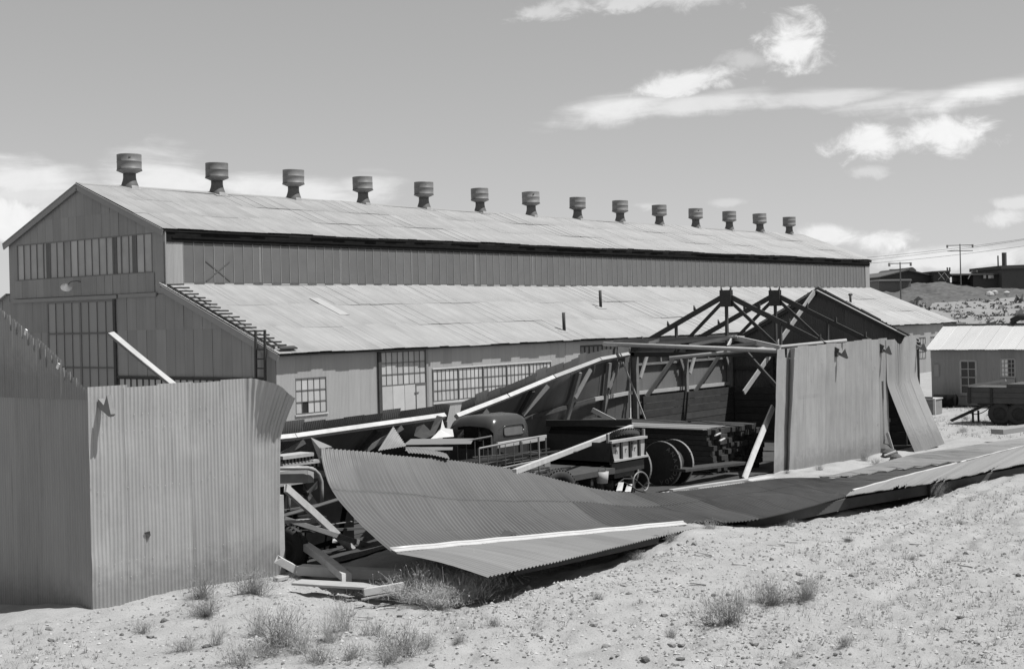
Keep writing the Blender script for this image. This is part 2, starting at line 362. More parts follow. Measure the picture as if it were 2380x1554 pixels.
# ------------------------------------------------------------------ ground
def vnoise(x, y, s, seed):
    x = np.asarray(x, float) / s; y = np.asarray(y, float) / s; xi = np.floor(x).astype(np.int64); yi = np.floor(y).astype(np.int64); fx = x - xi; fy = y - yi
    fx = fx * fx * (3 - 2 * fx); fy = fy * fy * (3 - 2 * fy)
    def h(a, b):
        n = (a * 374761393 + b * 668265263 + seed * 974711) & 0xffffffff; n = ((n ^ (n >> 13)) * 1274126177) & 0xffffffff; return ((n ^ (n >> 16)) & 0xffff) / 65535.0
    return (h(xi, yi) * (1 - fx) + h(xi + 1, yi) * fx) * (1 - fy) + (h(xi, yi + 1) * (1 - fx) + h(xi + 1, yi + 1) * fx) * fy - .5
def sstep(a, b, x): t = np.clip((x - a) / (b - a), 0, 1); return t * t * (3 - 2 * t)
def ground_h(x, y):
    x = np.asarray(x, float); y = np.asarray(y, float)
    h = -.46 * sstep(16, 50, x)
    h = h - .28 * sstep(18.7, 22, y) * (1 - sstep(16, 50, x))
    d = .28 * np.exp(-((x - 22.9) / 1.7) ** 2 - ((y - 13.55) / .75) ** 2)          # soil heaped against the fallen roof
    line = 13.2 - .02 * (x - 16)                                                   # scoured bank in front of the fallen roof
    bank = .10 * sstep(line + .3, line - .5, y) * sstep(14.2, 16.5, x) - .16 * sstep(line - .2, line + .6, y) * sstep(14.5, 17, x) * (1 - sstep(19, 21.5, x))
    bank = bank + .25 * sstep(22, 34, x) * sstep(13.4, 11, y) * (1 - sstep(44, 70, x))
    near = np.exp(-((x - 24) / 30) ** 4 - ((y - 12) / 18) ** 4)
    clod = np.clip(vnoise(x, y, 1.9, 51) + .12, 0, 1)
    n = .18 * vnoise(x, y, 3.1, 3) + .12 * vnoise(x, y, 1.2, 4) + .06 * vnoise(x, y, .45, 5) + (.03 + .10 * clod) * vnoise(x, y, .22, 6) + (.025 + .06 * clod) * vnoise(x, y, .12, 8)
    n = n - .05 * np.exp(-((y - 8.6 - .10 * (x - 20) + .3 * vnoise(x, y, 5, 61)) / .16) ** 2) - .05 * np.exp(-((y - 10.1 - .10 * (x - 20) + .3 * vnoise(x, y, 5, 61)) / .16) ** 2)   # old wheel ruts
    sh = sstep(18.4, 19.2, y) * sstep(12, 13, x) * (1 - sstep(46, 47, x))
    lump = .10 * np.exp(-((y - 18.25) / .35) ** 2) * (vnoise(x, y, .9, 21) + .3)    # sand drifted along the wall foot
    return h + d + bank + n * near * (1 - .7 * sh) + lump * (1 - sstep(16, 17, x) * (1 - sstep(34.5, 36, x)))
def axis(pts):
    out = []
    for (a, b, s) in pts: out += list(np.arange(a, b, s))
    return np.array(out + [pts[-1][1]])
def terrain():
    gx = axis([(-3000, -200, 280), (-200, -10, 12), (-10, 6, 1.0), (6, 32, .075), (32, 60, .24), (60, 130, 2), (130, 400, 15), (400, 4000, 400)])
    gy = axis([(-3000, -200, 280), (-200, -10, 12), (-10, 2, .8), (2, 19, .075), (19, 30, .3), (30, 130, 2), (130, 400, 15), (400, 4000, 400)])
    X, Y = np.meshgrid(gx, gy, indexing='ij'); P = np.stack([X, Y, ground_h(X, Y)], -1)
    tag(inst('ground', grid_mesh('ground', P, M_sand)), kind='structure')
terrain()
gz = lambda x, y: float(ground_h(x, y))
def gnd(x, y, it=12):
    z = 0.0
    for _ in range(it): p = onZ(x, y, z); z = .5 * z + .5 * gz(p.x, p.y)
    return Vector((p.x, p.y, gz(p.x, p.y)))

# hill behind, to the right
def ab(a, b): return a * DV[0] + b * RV[0], a * DV[1] + b * RV[1]
def hill_h(a, b):
    prof = np.interp(a, [100, 118, 150, 190, 222, 238, 262, 330, 600], [-.9, -.2, 1.8, 3.9, 5.6, 7.0, 8.2, 8.6, 8.0])
    side = sstep(.17, .275, b / np.maximum(a, 1)); x, y = ab(a, b)
    return -.9 + (prof + .9) * side + (.8 * vnoise(x, y, 14, 11) + .4 * vnoise(x, y, 4, 12)) * sstep(110, 140, a) * side
def hill():
    A, B = np.meshgrid(axis([(96, 150, 2), (150, 300, 2.0), (300, 620, 20)]), axis([(10, 120, 1.6), (120, 420, 15)]), indexing='ij')
    X, Y = ab(A, B); tag(inst('hill', grid_mesh('hill', np.stack([X, Y, hill_h(A, B)], -1), M_hill)), kind='structure')
    # dumped dark rubble along the brow
    A, B = np.meshgrid(axis([(196, 262, .7)]), axis([(48, 130, .7)]), indexing='ij'); X, Y = ab(A, B)
    px = B / A * F + 1190
    t = sstep(2020, 2060, px) * (1 - .55 * sstep(2290, 2500, px))
    lower = 208 + 8 * vnoise(X, Y, 9, 31) + 10 * sstep(2250, 2380, px)
    env = sstep(lower - 3, lower + 6, A) * (1 - sstep(250, 262, A)) * t
    H = hill_h(A, B) - .25 + env * (.55 + 1.0 * np.exp(-((px - 2190) / 70) ** 2) * sstep(222, 236, A) + .6 * vnoise(X, Y, 6, 32) + .7 * vnoise(X, Y, 2.2, 33) + .5 * vnoise(X, Y, 1.0, 34)) - (1 - sstep(.0, .15, env)) * 1.2
    tag(inst('mine_dump', grid_mesh('mine_dump', np.stack([X, Y, H], -1), M_earth, smooth=False)), kind='structure')
    rng = np.random.RandomState(5); m = MB()      # scrub too far to tell apart
    for i in range(520):
        a = rng.uniform(118, 212); b = a * rng.uniform(.262, .42); x, y = ab(a, b); z = float(hill_h(np.array(a), np.array(b))); r = rng.uniform(.2, .6) * (2.0 if rng.rand() < .10 else .8)
        for k in range(7):
            c = Vector((x + rng.normal() * r * .5, y + rng.normal() * r * .5, z + abs(rng.normal()) * r * .3)); q = r * .4
            vs = [c + Vector(rng.normal(size=3)) * q for _ in range(4)]; m.add(vs, [(0, 1, 2), (0, 2, 3), (0, 3, 1), (1, 3, 2)])
    tag(m.build('hillside_scrub', M_scrub), 'low scrub dotted over the pale hillside', 'scrub', kind='stuff')
hill()

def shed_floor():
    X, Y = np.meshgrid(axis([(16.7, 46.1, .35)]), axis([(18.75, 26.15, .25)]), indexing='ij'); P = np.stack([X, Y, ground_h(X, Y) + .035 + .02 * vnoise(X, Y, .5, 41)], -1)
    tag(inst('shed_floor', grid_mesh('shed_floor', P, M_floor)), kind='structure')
M_floor = material('dark_earth', .045, .9, var=.3, rnd=0, scale=1.5, bump=.6, bump_scale=14)  # near-black tone of the sheet laid just above the shed ground
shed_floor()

# ------------------------------------------------------------------ warehouse
X0, X1, YR, HW, ZR, ZU, ZT, HT, YE, ZE, FZ = 34.77, 104.77, 52.02, 5.97, 10.70, 8.37, 6.06, 5.82, 39.15, 3.20, -.5
YC = YR - HT; XW = X0 + .2; XF = X1 - .2; YW = YE + .36; SU = (ZR - ZU) / HW; SLO = (ZT - ZE) / (YC - YE)
def warehouse():
    w = thing('warehouse', 'long corrugated steel warehouse with a raised clerestory and a row of roof ventilators', 'warehouse', (XW, YW, FZ))
    # roofs: each sheet its own piece
    def roof(name, y0, z0, y1, z1, courses, xa, xb, deckname):
        d = MB(); th = .05; dn = Vector((0, -(z1 - z0), y1 - y0)).normalized()
        a = Vector((xa + .05, y0 + .04, z0)) - dn * .04; b = Vector((xa + .05, y1, z1)) - dn * .04
        vs = []
        for q in (a, b):
            for dx in (0, xb - xa - .1):
                for t in (0, th): vs.append(q + Vector((dx, 0, 0)) - dn * t)
        d.add(vs, [(0, 1, 3, 2), (4, 6, 7, 5), (0, 4, 5, 1), (2, 3, 7, 6), (0, 2, 6, 4), (1, 5, 7, 3)])
        r = d.build(name, M_dark, w)
        n = 100; cov = (xb - xa) / n; Ls = math.hypot(y1 - y0, z1 - z0); cl = Ls / courses; yd = Vector((0, y1 - y0, z1 - z0)).normalized()
        mesh = corr('roof_sheet', cov * 1.1, cl + .12, M_roof, None, 1, 5, pitch=cov / 10)
        for c in range(courses):
            for i in range(n):
                jit = random.uniform(-.045, .045); xx = xa + i * cov; o = Vector((xx, y0, z0 + .018 * math.sin(xx * .37 + c) + .012 * math.sin(xx * .93 + 2 * c) + .03)) + yd * (c * cl - (.06 if c else .02) + jit)
                o += dn * (.006 + .008 * c + .0016 * (i % 2))
                M = place(o, (1, 0, 0), yd + dn * random.uniform(-.0006, .0006))
                inst('roof_sheet', mesh, M, r)
        return r
    ru = roof('upper_roof', YR - HW, ZU, YR, ZR, 3, X0, X1, 'deck')
    rl = roof('lower_roof', YE, ZE, YC + .1, ZT + .1 * SLO, 3, X0, X1, 'deck')
    # far slopes, seen only as the rake on the left
    m = MB(); m.add([(X0, YR, ZR + .01), (X1, YR, ZR + .01), (X1, YR + HW, ZU), (X0, YR + HW, ZU), (X0, YR, ZR - .05), (X1, YR, ZR - .05), (X1, YR + HW, ZU - .06), (X0, YR + HW, ZU - .06)],
                    [(0, 1, 2, 3), (7, 6, 5, 4), (0, 3, 7, 4), (1, 5, 6, 2), (3, 2, 6, 7)]); m.build('far_roof_slope', M_roof, w)
    m = MB(); yy = 2 * YR; m.add([(X0, yy - YC, ZT), (X1, yy - YC, ZT), (X1, yy - YE, ZE), (X0, yy - YE, ZE), (X0, yy - YC, ZT - .06), (X1, yy - YC, ZT - .06), (X1, yy - YE, ZE - .06), (X0, yy - YE, ZE - .06)],
                                 [(0, 1, 2, 3), (7, 6, 5, 4), (0, 3, 7, 4), (1, 5, 6, 2), (3, 2, 6, 7)]); m.build('far_lean_to_roof', M_roof, w)
    m = MB()
    for s in (-1, 1): m.beam((X0 + .1, YR + s * .13, ZR + .01), (X1 - .1, YR + s * .13, ZR + .01), .27, .02, (0, s * SU, 1))
    m.tube((X0, YR, ZR + .045), (X1, YR, ZR + .045), .04, 8); m.build('ridge_cap', M_roof, w)
    # loose newer sheets
    for (px, py, q, L, sc) in ((1150, 690, rl, 2.5, 1), (1240, 560, ru, 1.6, 1)): pass
    # rake trim
    for (a, b) in (((YR, ZR), (YR - HW, ZU)), ((YR, ZR), (YR + HW, ZU)), ((YC, ZT), (YE, ZE))):
        p0 = Vector((X0 + .02, a[0], a[1] - .15)); p1 = Vector((X0 + .02, b[0], b[1] - .15)); MB().beam(p0, p1, .05, .24).build('rake_board', M_rake, w)
        MB().beam(p0 + Vector((-.03, 0, .15)), p1 + Vector((-.03, 0, .15)), .06, .035).build('rake_flashing', M_roof, w)
        p0 = Vector((X1 - .02, a[0], a[1] - .12)); p1 = Vector((X1 - .02, b[0], b[1] - .12)); MB().beam(p0, p1, .05, .2).build('rake_board', M_rake, w)
    # inner wall cores
    m = MB(); m.bx(XW + .02, XF, YW + .05, YC + .4, FZ, ZE - .15); core = m.build('wall_core', M_dark, w)
    m = MB(); m.bx(XW + .06, XF, YC + .1, YR + HT - .1, FZ, ZU - .1)
    m.add([(XW + .06, YC + .1, ZU - .11), (XW + .06, YR + HT - .1, ZU - .11), (XW + .06, YR, ZR - .2), (XF, YC + .1, ZU - .11), (XF, YR + HT - .1, ZU - .11), (XF, YR, ZR - .2)], [(0, 1, 2), (3, 5, 4), (0, 2, 5, 3), (1, 4, 5, 2)])
    m.build('nave_core', M_dark, w)
    m = MB(); m.add([(XW + .06, YW + .1, ZE - .2), (XW + .06, YC + .1, ZE - .2), (XW + .06, YC + .1, ZT - .2), (XF, YW + .1, ZE - .2), (XF, YC + .1, ZE - .2), (XF, YC + .1, ZT - .2)], [(0, 1, 2), (3, 5, 4), (0, 2, 5, 3)]); m.build('aisle_core', M_dark, w)
    m = MB(); m.bx(XW + .06, XF, YR + HT - .1, 2 * YR - YW, FZ, ZE - .2); m.build('far_aisle_core', M_gable, w)
    # side wall facing the wreck
    Aside, Nside, Os = (1, 0, 0), (0, -1, 0), (0, YW, 0)
    sw = MB().bx(XW, XF, YW + .015, YW + .045, ZE - .4, ZE - .02).build('side_wall', M_dark, w)
    ops = [(35.93, 37.58, .83, 2.23), (40.62, 43.46, FZ, 3.09), (43.9, 52.42, .83, 2.21), (54.86, 57.97, FZ, 2.9), (98.0, 99.25, .6, 2.2), (92.0, 97.0, .6, 2.2), (100.2, 103.6, .6, 2.2)]
    wall_sheets(sw, Os, Aside, Nside, XW, XF, FZ, lambda u: ZE - .02, M_wall, ops, .66, ())
    def trimbox(u0, u1, z0, z1, mat, pr=.03): MB().bx(u0, u1, YW - pr, YW + .02, z0, z1).build('trim', mat, sw)
    window(w, Os, Aside, Nside, 35.95, 37.56, .85, 2.21, 5, 3, M_bar, M_pane, .02, .035, {(1, 0)}, depth=.03)
    trimbox(35.88, 37.63, .76, .82, M_newtin, .06)
    # sash inside the first window
    d = window(w, Os, Aside, Nside, 40.68, 43.44, 1.68, 3.07, 8, 3, M_bar, M_pane, .018, .04, name='sliding_door', thick={4: .04}, depth=.03)
    m = MB()
    for (a, b) in ((40.68, 41.38), (41.38, 42.1), (42.1, 42.78)): MB().bx(a + .012, b - .012, YW - .01, YW + .015, FZ + .05, 1.66).build('door_panel', M_pane, d)
    wk = MB().bx(42.82, 43.40, YW - .02, YW + .005, FZ + .05, 1.60).build('wicket_door', M_pane, d)
    for q in ((42.78, 42.82, FZ, 1.66), (43.40, 43.45, FZ, 1.66), (42.82, 43.40, 1.60, 1.66)): MB().bx(q[0], q[1], YW - .035, YW, q[2], q[3]).build('door_frame', M_bar, d)
    MB().bx(42.70, 42.96, YW - .05, YW - .02, 1.27, 1.31).build('hinge', M_bar, d)
    MB().bx(40.48, 40.66, YW - .10, YW, FZ, 3.1).build('door_post', M_dark, w)
    MB().bx(43.45, 43.58, YW - .06, YW, FZ, 3.1).build('door_post', M_rake, w)
    xs = [43.9, 45.6, 47.31, 49.02, 50.74, 52.42]
    for a, b in zip(xs[:-1], xs[1:]):
        window(w, Os, Aside, Nside, a + .04, b - .04, .85, 2.19, 6, 3, M_bar, M_pane, .016, .025, thick={1: .03, 5: .03}, depth=.03)
        MB().bx(a - .04, a + .03, YW - .04, YW + .01, .83, 2.21).build('window_post', M_bar, w)
    trimbox(43.85, 52.45, .72, .80, M_newtin, .07); trimbox(43.85, 52.45, 2.22, 2.28, M_newtin, .05)
    window(w, Os, Aside, Nside, 54.9, 57.94, .2, 2.88, 8, 3, M_dark, M_cpane, .05, .08, name='sliding_door')
    for (a, b) in ((92.0, 97.0), (98.0, 99.25), (100.2, 103.6)): window(w, Os, Aside, Nside, a + .02, b - .02, .62, 2.18, max(4, int((b - a) / .3)), 3, M_bar, M_pane, .03, .05)
    # clerestory
    cl = MB().bx(XW + .9, XF - .9, YC - .02, YC + .06, 6.10, 6.17).build('clerestory', M_wall, w)
    n = 126; xa, xb = 35.93, 103.7; st = (xb - xa) / n
    pane = MB().bx(0, st - .03, -.01, .01, 0, 1.66).mesh('pane', M_cpane); mul = MB().bx(-.014, .014, -.026, .012, 0, 1.7).mesh('mullion', M_lbar)
    lip = MB().bx(0, st, -.05, 0, -.055, -.012).mesh('sill_clip', M_bar)
    for i in range(n):
        x = xa + i * st
        inst('pane', pane, Matrix.Translation((x + .015, YC + .002 * (i % 3), 6.185)), cl); inst('mullion', mul, Matrix.Translation((x, YC - .002, 6.17)), cl)
        if i % 2: inst('sill_clip', lip, Matrix.Translation((x, YC, 6.19)), cl)
    for k in range(14):
        x = 40.1 + 4.93 * k
        MB().bx(x - .06, x + .06, YC - .016, YC + .02, 6.2, 7.83).build('column', M_hut2c, w)
    MB().bx(XW, XF, YC - .07, YC + .05, 7.87, 8.28).build('eave_shade_header', M_nearblack, w)  # shadow band under the eave, put into a near-black colour
    MB().bx(XW + .35, XF, YC - .11, YC - .075, 8.02, 8.08).build('eave_rail', M_nearblack, w)  # rail blackened along with the painted eave shadow
    wall_sheets(cl, (0, YC - .02, 0), Aside, Nside, XW - .05, 35.9, 6.08, lambda u: 7.86, M_wall, (), .6)
    wall_sheets(cl, (0, YC - .02, 0), Aside, Nside, 103.75, XF, 6.08, lambda u: 7.86, M_wall, (), .6)
    MB().bx(XW, XF, YC - .09, YC - .02, 6.02, 6.09).build('apron_flashing', M_roof, w)
    MB().beam((41.0 - 3.9, YC - .018, 6.25), (41.0 - 2.6, YC - .018, 7.1), .02, .05).build('brace', M_bar, w); MB().beam((41.0 - 2.6, YC - .02, 6.25), (41.0 - 3.9, YC - .02, 7.1), .02, .05).build('brace', M_bar, w)
    # gable end
    Ag, Ng, Og = (0, 1, 0), (-1, 0, 0), (XW, 0, 0)
    g = MB().bx(XW + .02, XW + .05, YC, YR + HT, 5.4, 5.8).build('gable_wall', M_gable, w)
    rk = lambda y: ZR - SU * abs(y - YR) - .05
    wall_sheets(g, (XW - .02, 0, 0), Ag, Ng, YC, YR + HT, 8.27, rk, M_gable, (), .62, (9.4,), gap=.035)
    wall_sheets(g, Og, Ag, Ng, YC, 47.0, 5.75, lambda u: 8.3, M_gable, (), .62, gap=.035); wall_sheets(g, Og, Ag, Ng, 57.1, YR + HT, 5.75, lambda u: 8.3, M_gable, (), .62, gap=.035)
    wall_sheets(g, (XW - .04, 0, 0), Ag, Ng, 46.85, 57.3, 5.80, lambda u: 6.62, M_gable, (), .58, gap=.035)
    window(w, Og, Ag, Ng, 47.0, 57.1, 6.63, 8.26, 19, 1, M_gbar, M_gpane, .025, .06, name='gable_window', thick={4: .05, 15: .05})
    for y in (54.6, 49.6, 48.2): MB().bx(XW - .012, XW + .02, y - .16, y + .16, 6.65, 8.24).build('window_post', M_bar, w)
    MB().bx(XW - .12, XW - .03, 49.4, 57.5, 5.60, 5.76).build('door_track', M_rake, w)
    MB().bx(XW - .10, XW - .03, 46.7, 49.3, 5.62, 5.78).build('door_track', M_rake, w)
    wall_sheets(g, Og, Ag, Ng, YC, 49.62, FZ, lambda u: 5.7, M_gable, [(YC, 49.5, 1.0, 2.22)], .62, (4.33,), gap=.035); wall_sheets(g, Og, Ag, Ng, 54.7, YR + HT, FZ, lambda u: 5.7, M_gable, (), .62, (4.3,), gap=.035)
    rw = lambda y: ZT - SLO * (YC - y) - .06
    wall_sheets(g, Og, Ag, Ng, YW, YC, FZ, rw, M_gable, [(40.3, YC, 1.0, 2.22)], .62, (2.25, 4.33), gap=.035); wall_sheets(g, Og, Ag, Ng, YR + HT, 2 * YR - YW, FZ, lambda y: ZT - SLO * (y - YR - HT) - .06, M_gable, (), .62, (4.33,), gap=.035)
    MB().beam((XW - .04, 49.6, 2.26), (XW - .04, 40.2, 2.26), .08, .08).build('window_head', M_dark, w)
    window(w, Og, Ag, Ng, 40.3, 49.5, 1.02, 2.2, 22, 2, M_dark, M_pane, .05, .06)
    dr = window(w, (XW - .05, 0, 0), Ag, Ng, 49.65, 54.67, FZ + .05, 5.55, 8, 1, M_gbar, M_gable, .02, .10, name='sliding_door', thick={4: .13})
    for z in (4.14, 2.64, 1.1): MB().bx(XW - .085, XW - .045, 49.7, 54.6, z - .03, z + .03).build('door_rail', M_bar, dr)
    MB().bx(XW - .10, XW - .05, 49.55, 49.72, FZ, 5.6).build('door_post', M_dark, w)
    MB().bx(XW - .02, XW + .04, YC - .1, YC + .06, 6.0, 8.3).build('corner_trim', M_rake, w)
    # far end plain
    wall_sheets(g, (XF, 0, 0), (0, 1, 0), (1, 0, 0), YW, YC, FZ, rw, M_gable, (), 1.0); 
    # ventilators
    def lathe(prof, mat, nm): return MB().lathe(prof, 28).mesh(nm, mat, True)
    drum = lathe([(.0, 1.46), (.5, 1.44), (.535, 1.44), (.545, 1.42), (.54, 1.40), (.54, 1.13), (.548, 1.12), (.548, 1.10), (.54, 1.09), (.54, .80), (.55, .79), (.55, .77), (.52, .77), (.50, .80), (.5, 1.36), (0, 1.38)], M_vent, 'drum')
    skirt = lathe([(.28, .60), (.56, .72), (.57, .735), (.56, .745), (.29, .63)], M_vent, 'skirt')
    neck = lathe([(.40, -.12), (.385, .04), (.345, .16), (.30, .30), (.28, .42), (.28, .66), (.26, .66)], M_vneck, 'neck')
    mm = MB()
    for s in (-1, 1): mm.beam((0, s * .02, .02), (0, s * .50, .02 - SU * .48), .80, .02, (0, s * SU, 1))
    base = mm.mesh('base_flashing', M_roof)
    lip = MB().lathe([(.41, -.26), (.40, -.1), (.36, .03)], 28)
    lip.v = [(x, y - .03, z) for x, y, z in lip.v]; keep = [f for f in lip.f if sum(lip.v[i][1] for i in f) / 4 < -.12 and sum(lip.v[i][0] for i in f) / 4 > -.15]; used = sorted({i for f in keep for i in f}); ix = {a: b for b, a in enumerate(used)}; lip.v = [lip.v[i] for i in used]; lip.f = [tuple(ix[i] for i in f) for f in keep]; saddle = lip.mesh('saddle_flashing', M_roof, True)
    stm = MB()
    for k in range(6): a = k * math.pi / 3; stm.tube((.45 * math.cos(a), .45 * math.sin(a), .70), (.45 * math.cos(a), .45 * math.sin(a), .80), .015, 5)
    strut = stm.mesh('strut', M_vneck); plate = MB().box((0, 0, 0), (.09, .012, .06)).mesh('name_plate', M_bar)
    for k in range(14):
        x = 37.6 + 4.963 * k + random.uniform(-.05, .05); T = Matrix.Translation((x, YR, ZR + .03)) @ Matrix.Rotation(random.uniform(-.02, .02), 4, 'Y') @ Matrix.Rotation(random.uniform(-.02, .02), 4, 'X') @ Matrix.Scale(random.uniform(.97, 1.03), 4); rz = Matrix.Rotation(random.uniform(-.5, .5), 4, 'Z')
        v = inst('roof_ventilator', neck, T, w)
        inst('drum', drum, T @ rz @ Matrix.Rotation(random.uniform(-.012, .012), 4, 'X'), v); inst('skirt', skirt, T, v); inst('strut', strut, T, v); inst('base_flashing', base, T, v); inst('saddle_flashing', saddle, T, v)
        if k in (0, 4, 6, 10): inst('name_plate', plate, T @ Matrix.Translation((-.30, -.455, 1.27)) @ Matrix.Rotation(-.58, 4, 'Z'), v)
    # stove pipes through the lower roof
    for (x, y, h, cap) in ((54.55, 40.22, .95, 0), (61.92, 43.11, .98, 0), (94.55, 43.28, .62, 1)):
        z = ZE + (y - YE) * SLO; s = MB().tube((x, y, z - .1), (x - .03, y, z + h), .085, 10).build('stove_pipe', M_tar, w, True)
        MB().beam((x - .5, y - .1, z + .02), (x + .25, y - .1, z + .02), .3, .02, (0, -SLO, 1)).build('pipe_flashing', M_wall, s)
        if cap: MB().tube((x - .2, y, z + h), (x + .2, y, z + h), .09, 8).build('pipe_cap', M_tar, s)
    # odd patches of newer sheet on the roof
    for (px, y0, y1, pr) in ((41.5, 42.7, 44.6, 1), (66.2, 44.0, 45.3, 1)):
        z0 = ZE + (y0 - YE) * SLO; z1 = ZE + (y1 - YE) * SLO
        inst('patch_sheet', corr('patch_sheet', .62, math.hypot(y1 - y0, z1 - z0), M_patch, None, 1, 4), place((px, y0, z0 + .06), (1, 0, 0), (0, y1 - y0, z1 - z0)), w)
    return w
warehouse()

# ladders and the gable lamp
def ladders():
    t = thing('roof_ladder', 'dark wooden ladder lying along the rake of the lower warehouse roof', 'ladder', (X0 + .1, YE, ZE))
    n = Vector((0, -SLO, 1)).normalized(); d = Vector((0, 1, SLO)).normalized(); a = Vector((X0 + .12, YE + .35, ZE + .35 * SLO)) + n * .12; L = 7.0
    MB().beam(a, a + d * L, .05, .07, n).build('rail', M_dark, t)
    for s in (0, 2.3, 4.6): MB().beam(a + Vector((.5, 0, 0)) + d * (s + .1) - n * .06, a + Vector((.5, 0, 0)) + d * (s + 1.2) - n * .06, .05, .05, n).build('rail', M_dark, t)
    for i in range(19):
        p = a + d * (.1 + i * .375) + n * .05; MB().beam(p - Vector((.04, 0, 0)), p + Vector((random.uniform(.62, .74), 0, random.uniform(-.02, .02))), .05, .05, n).build('rung', M_dark, t)
    p = a + d * -.15; MB().beam(p + Vector((.1, 0, .05)), p + Vector((.95, 0, .05)), .22, .05, n).build('foot_board', M_dark, t)
    t = thing('wall_ladder', 'upright dark ladder standing against the corner of the warehouse', 'ladder', (XW - .25, 40.05, FZ))
    for y in (40.33, 39.80): MB().beam((XW - .35, y, FZ), (XW - .28, y - .03, 4.15), .09, .07, (1, 0, 0)).build('rail', M_tar, t)
    for i in range(11): z = FZ + .3 + i * .36; MB().beam((XW - .34 + z * .015, 40.33, z), (XW - .34 + z * .015, 39.77, z), .05, .05).build('rung', M_tar, t)
    t = thing('gable_lamp', 'pale round shaded lamp on a curved arm on the warehouse gable', 'lamp', (XW - .05, 52.09, 6.4))
    MB().path([(XW - .03, 52.05, 6.40), (XW - .2, 52.12, 6.46), (XW - .42, 52.25, 6.42), (XW - .52, 52.35, 6.3)], .018, 6).build('arm', M_bar, t, True)
    M = Matrix.Translation((XW - .55, 52.40, 6.2)) @ Matrix.Rotation(.75, 4, 'X') @ Matrix.Rotation(-.35, 4, 'Y')
    MB().lathe([(.0, .16), (.05, .15), (.08, .06), (.24, -.02), (.25, -.04), (.23, -.035), (.06, .04), (0, .05)], 20, M).build('shade', M_white, t, True)
ladders()

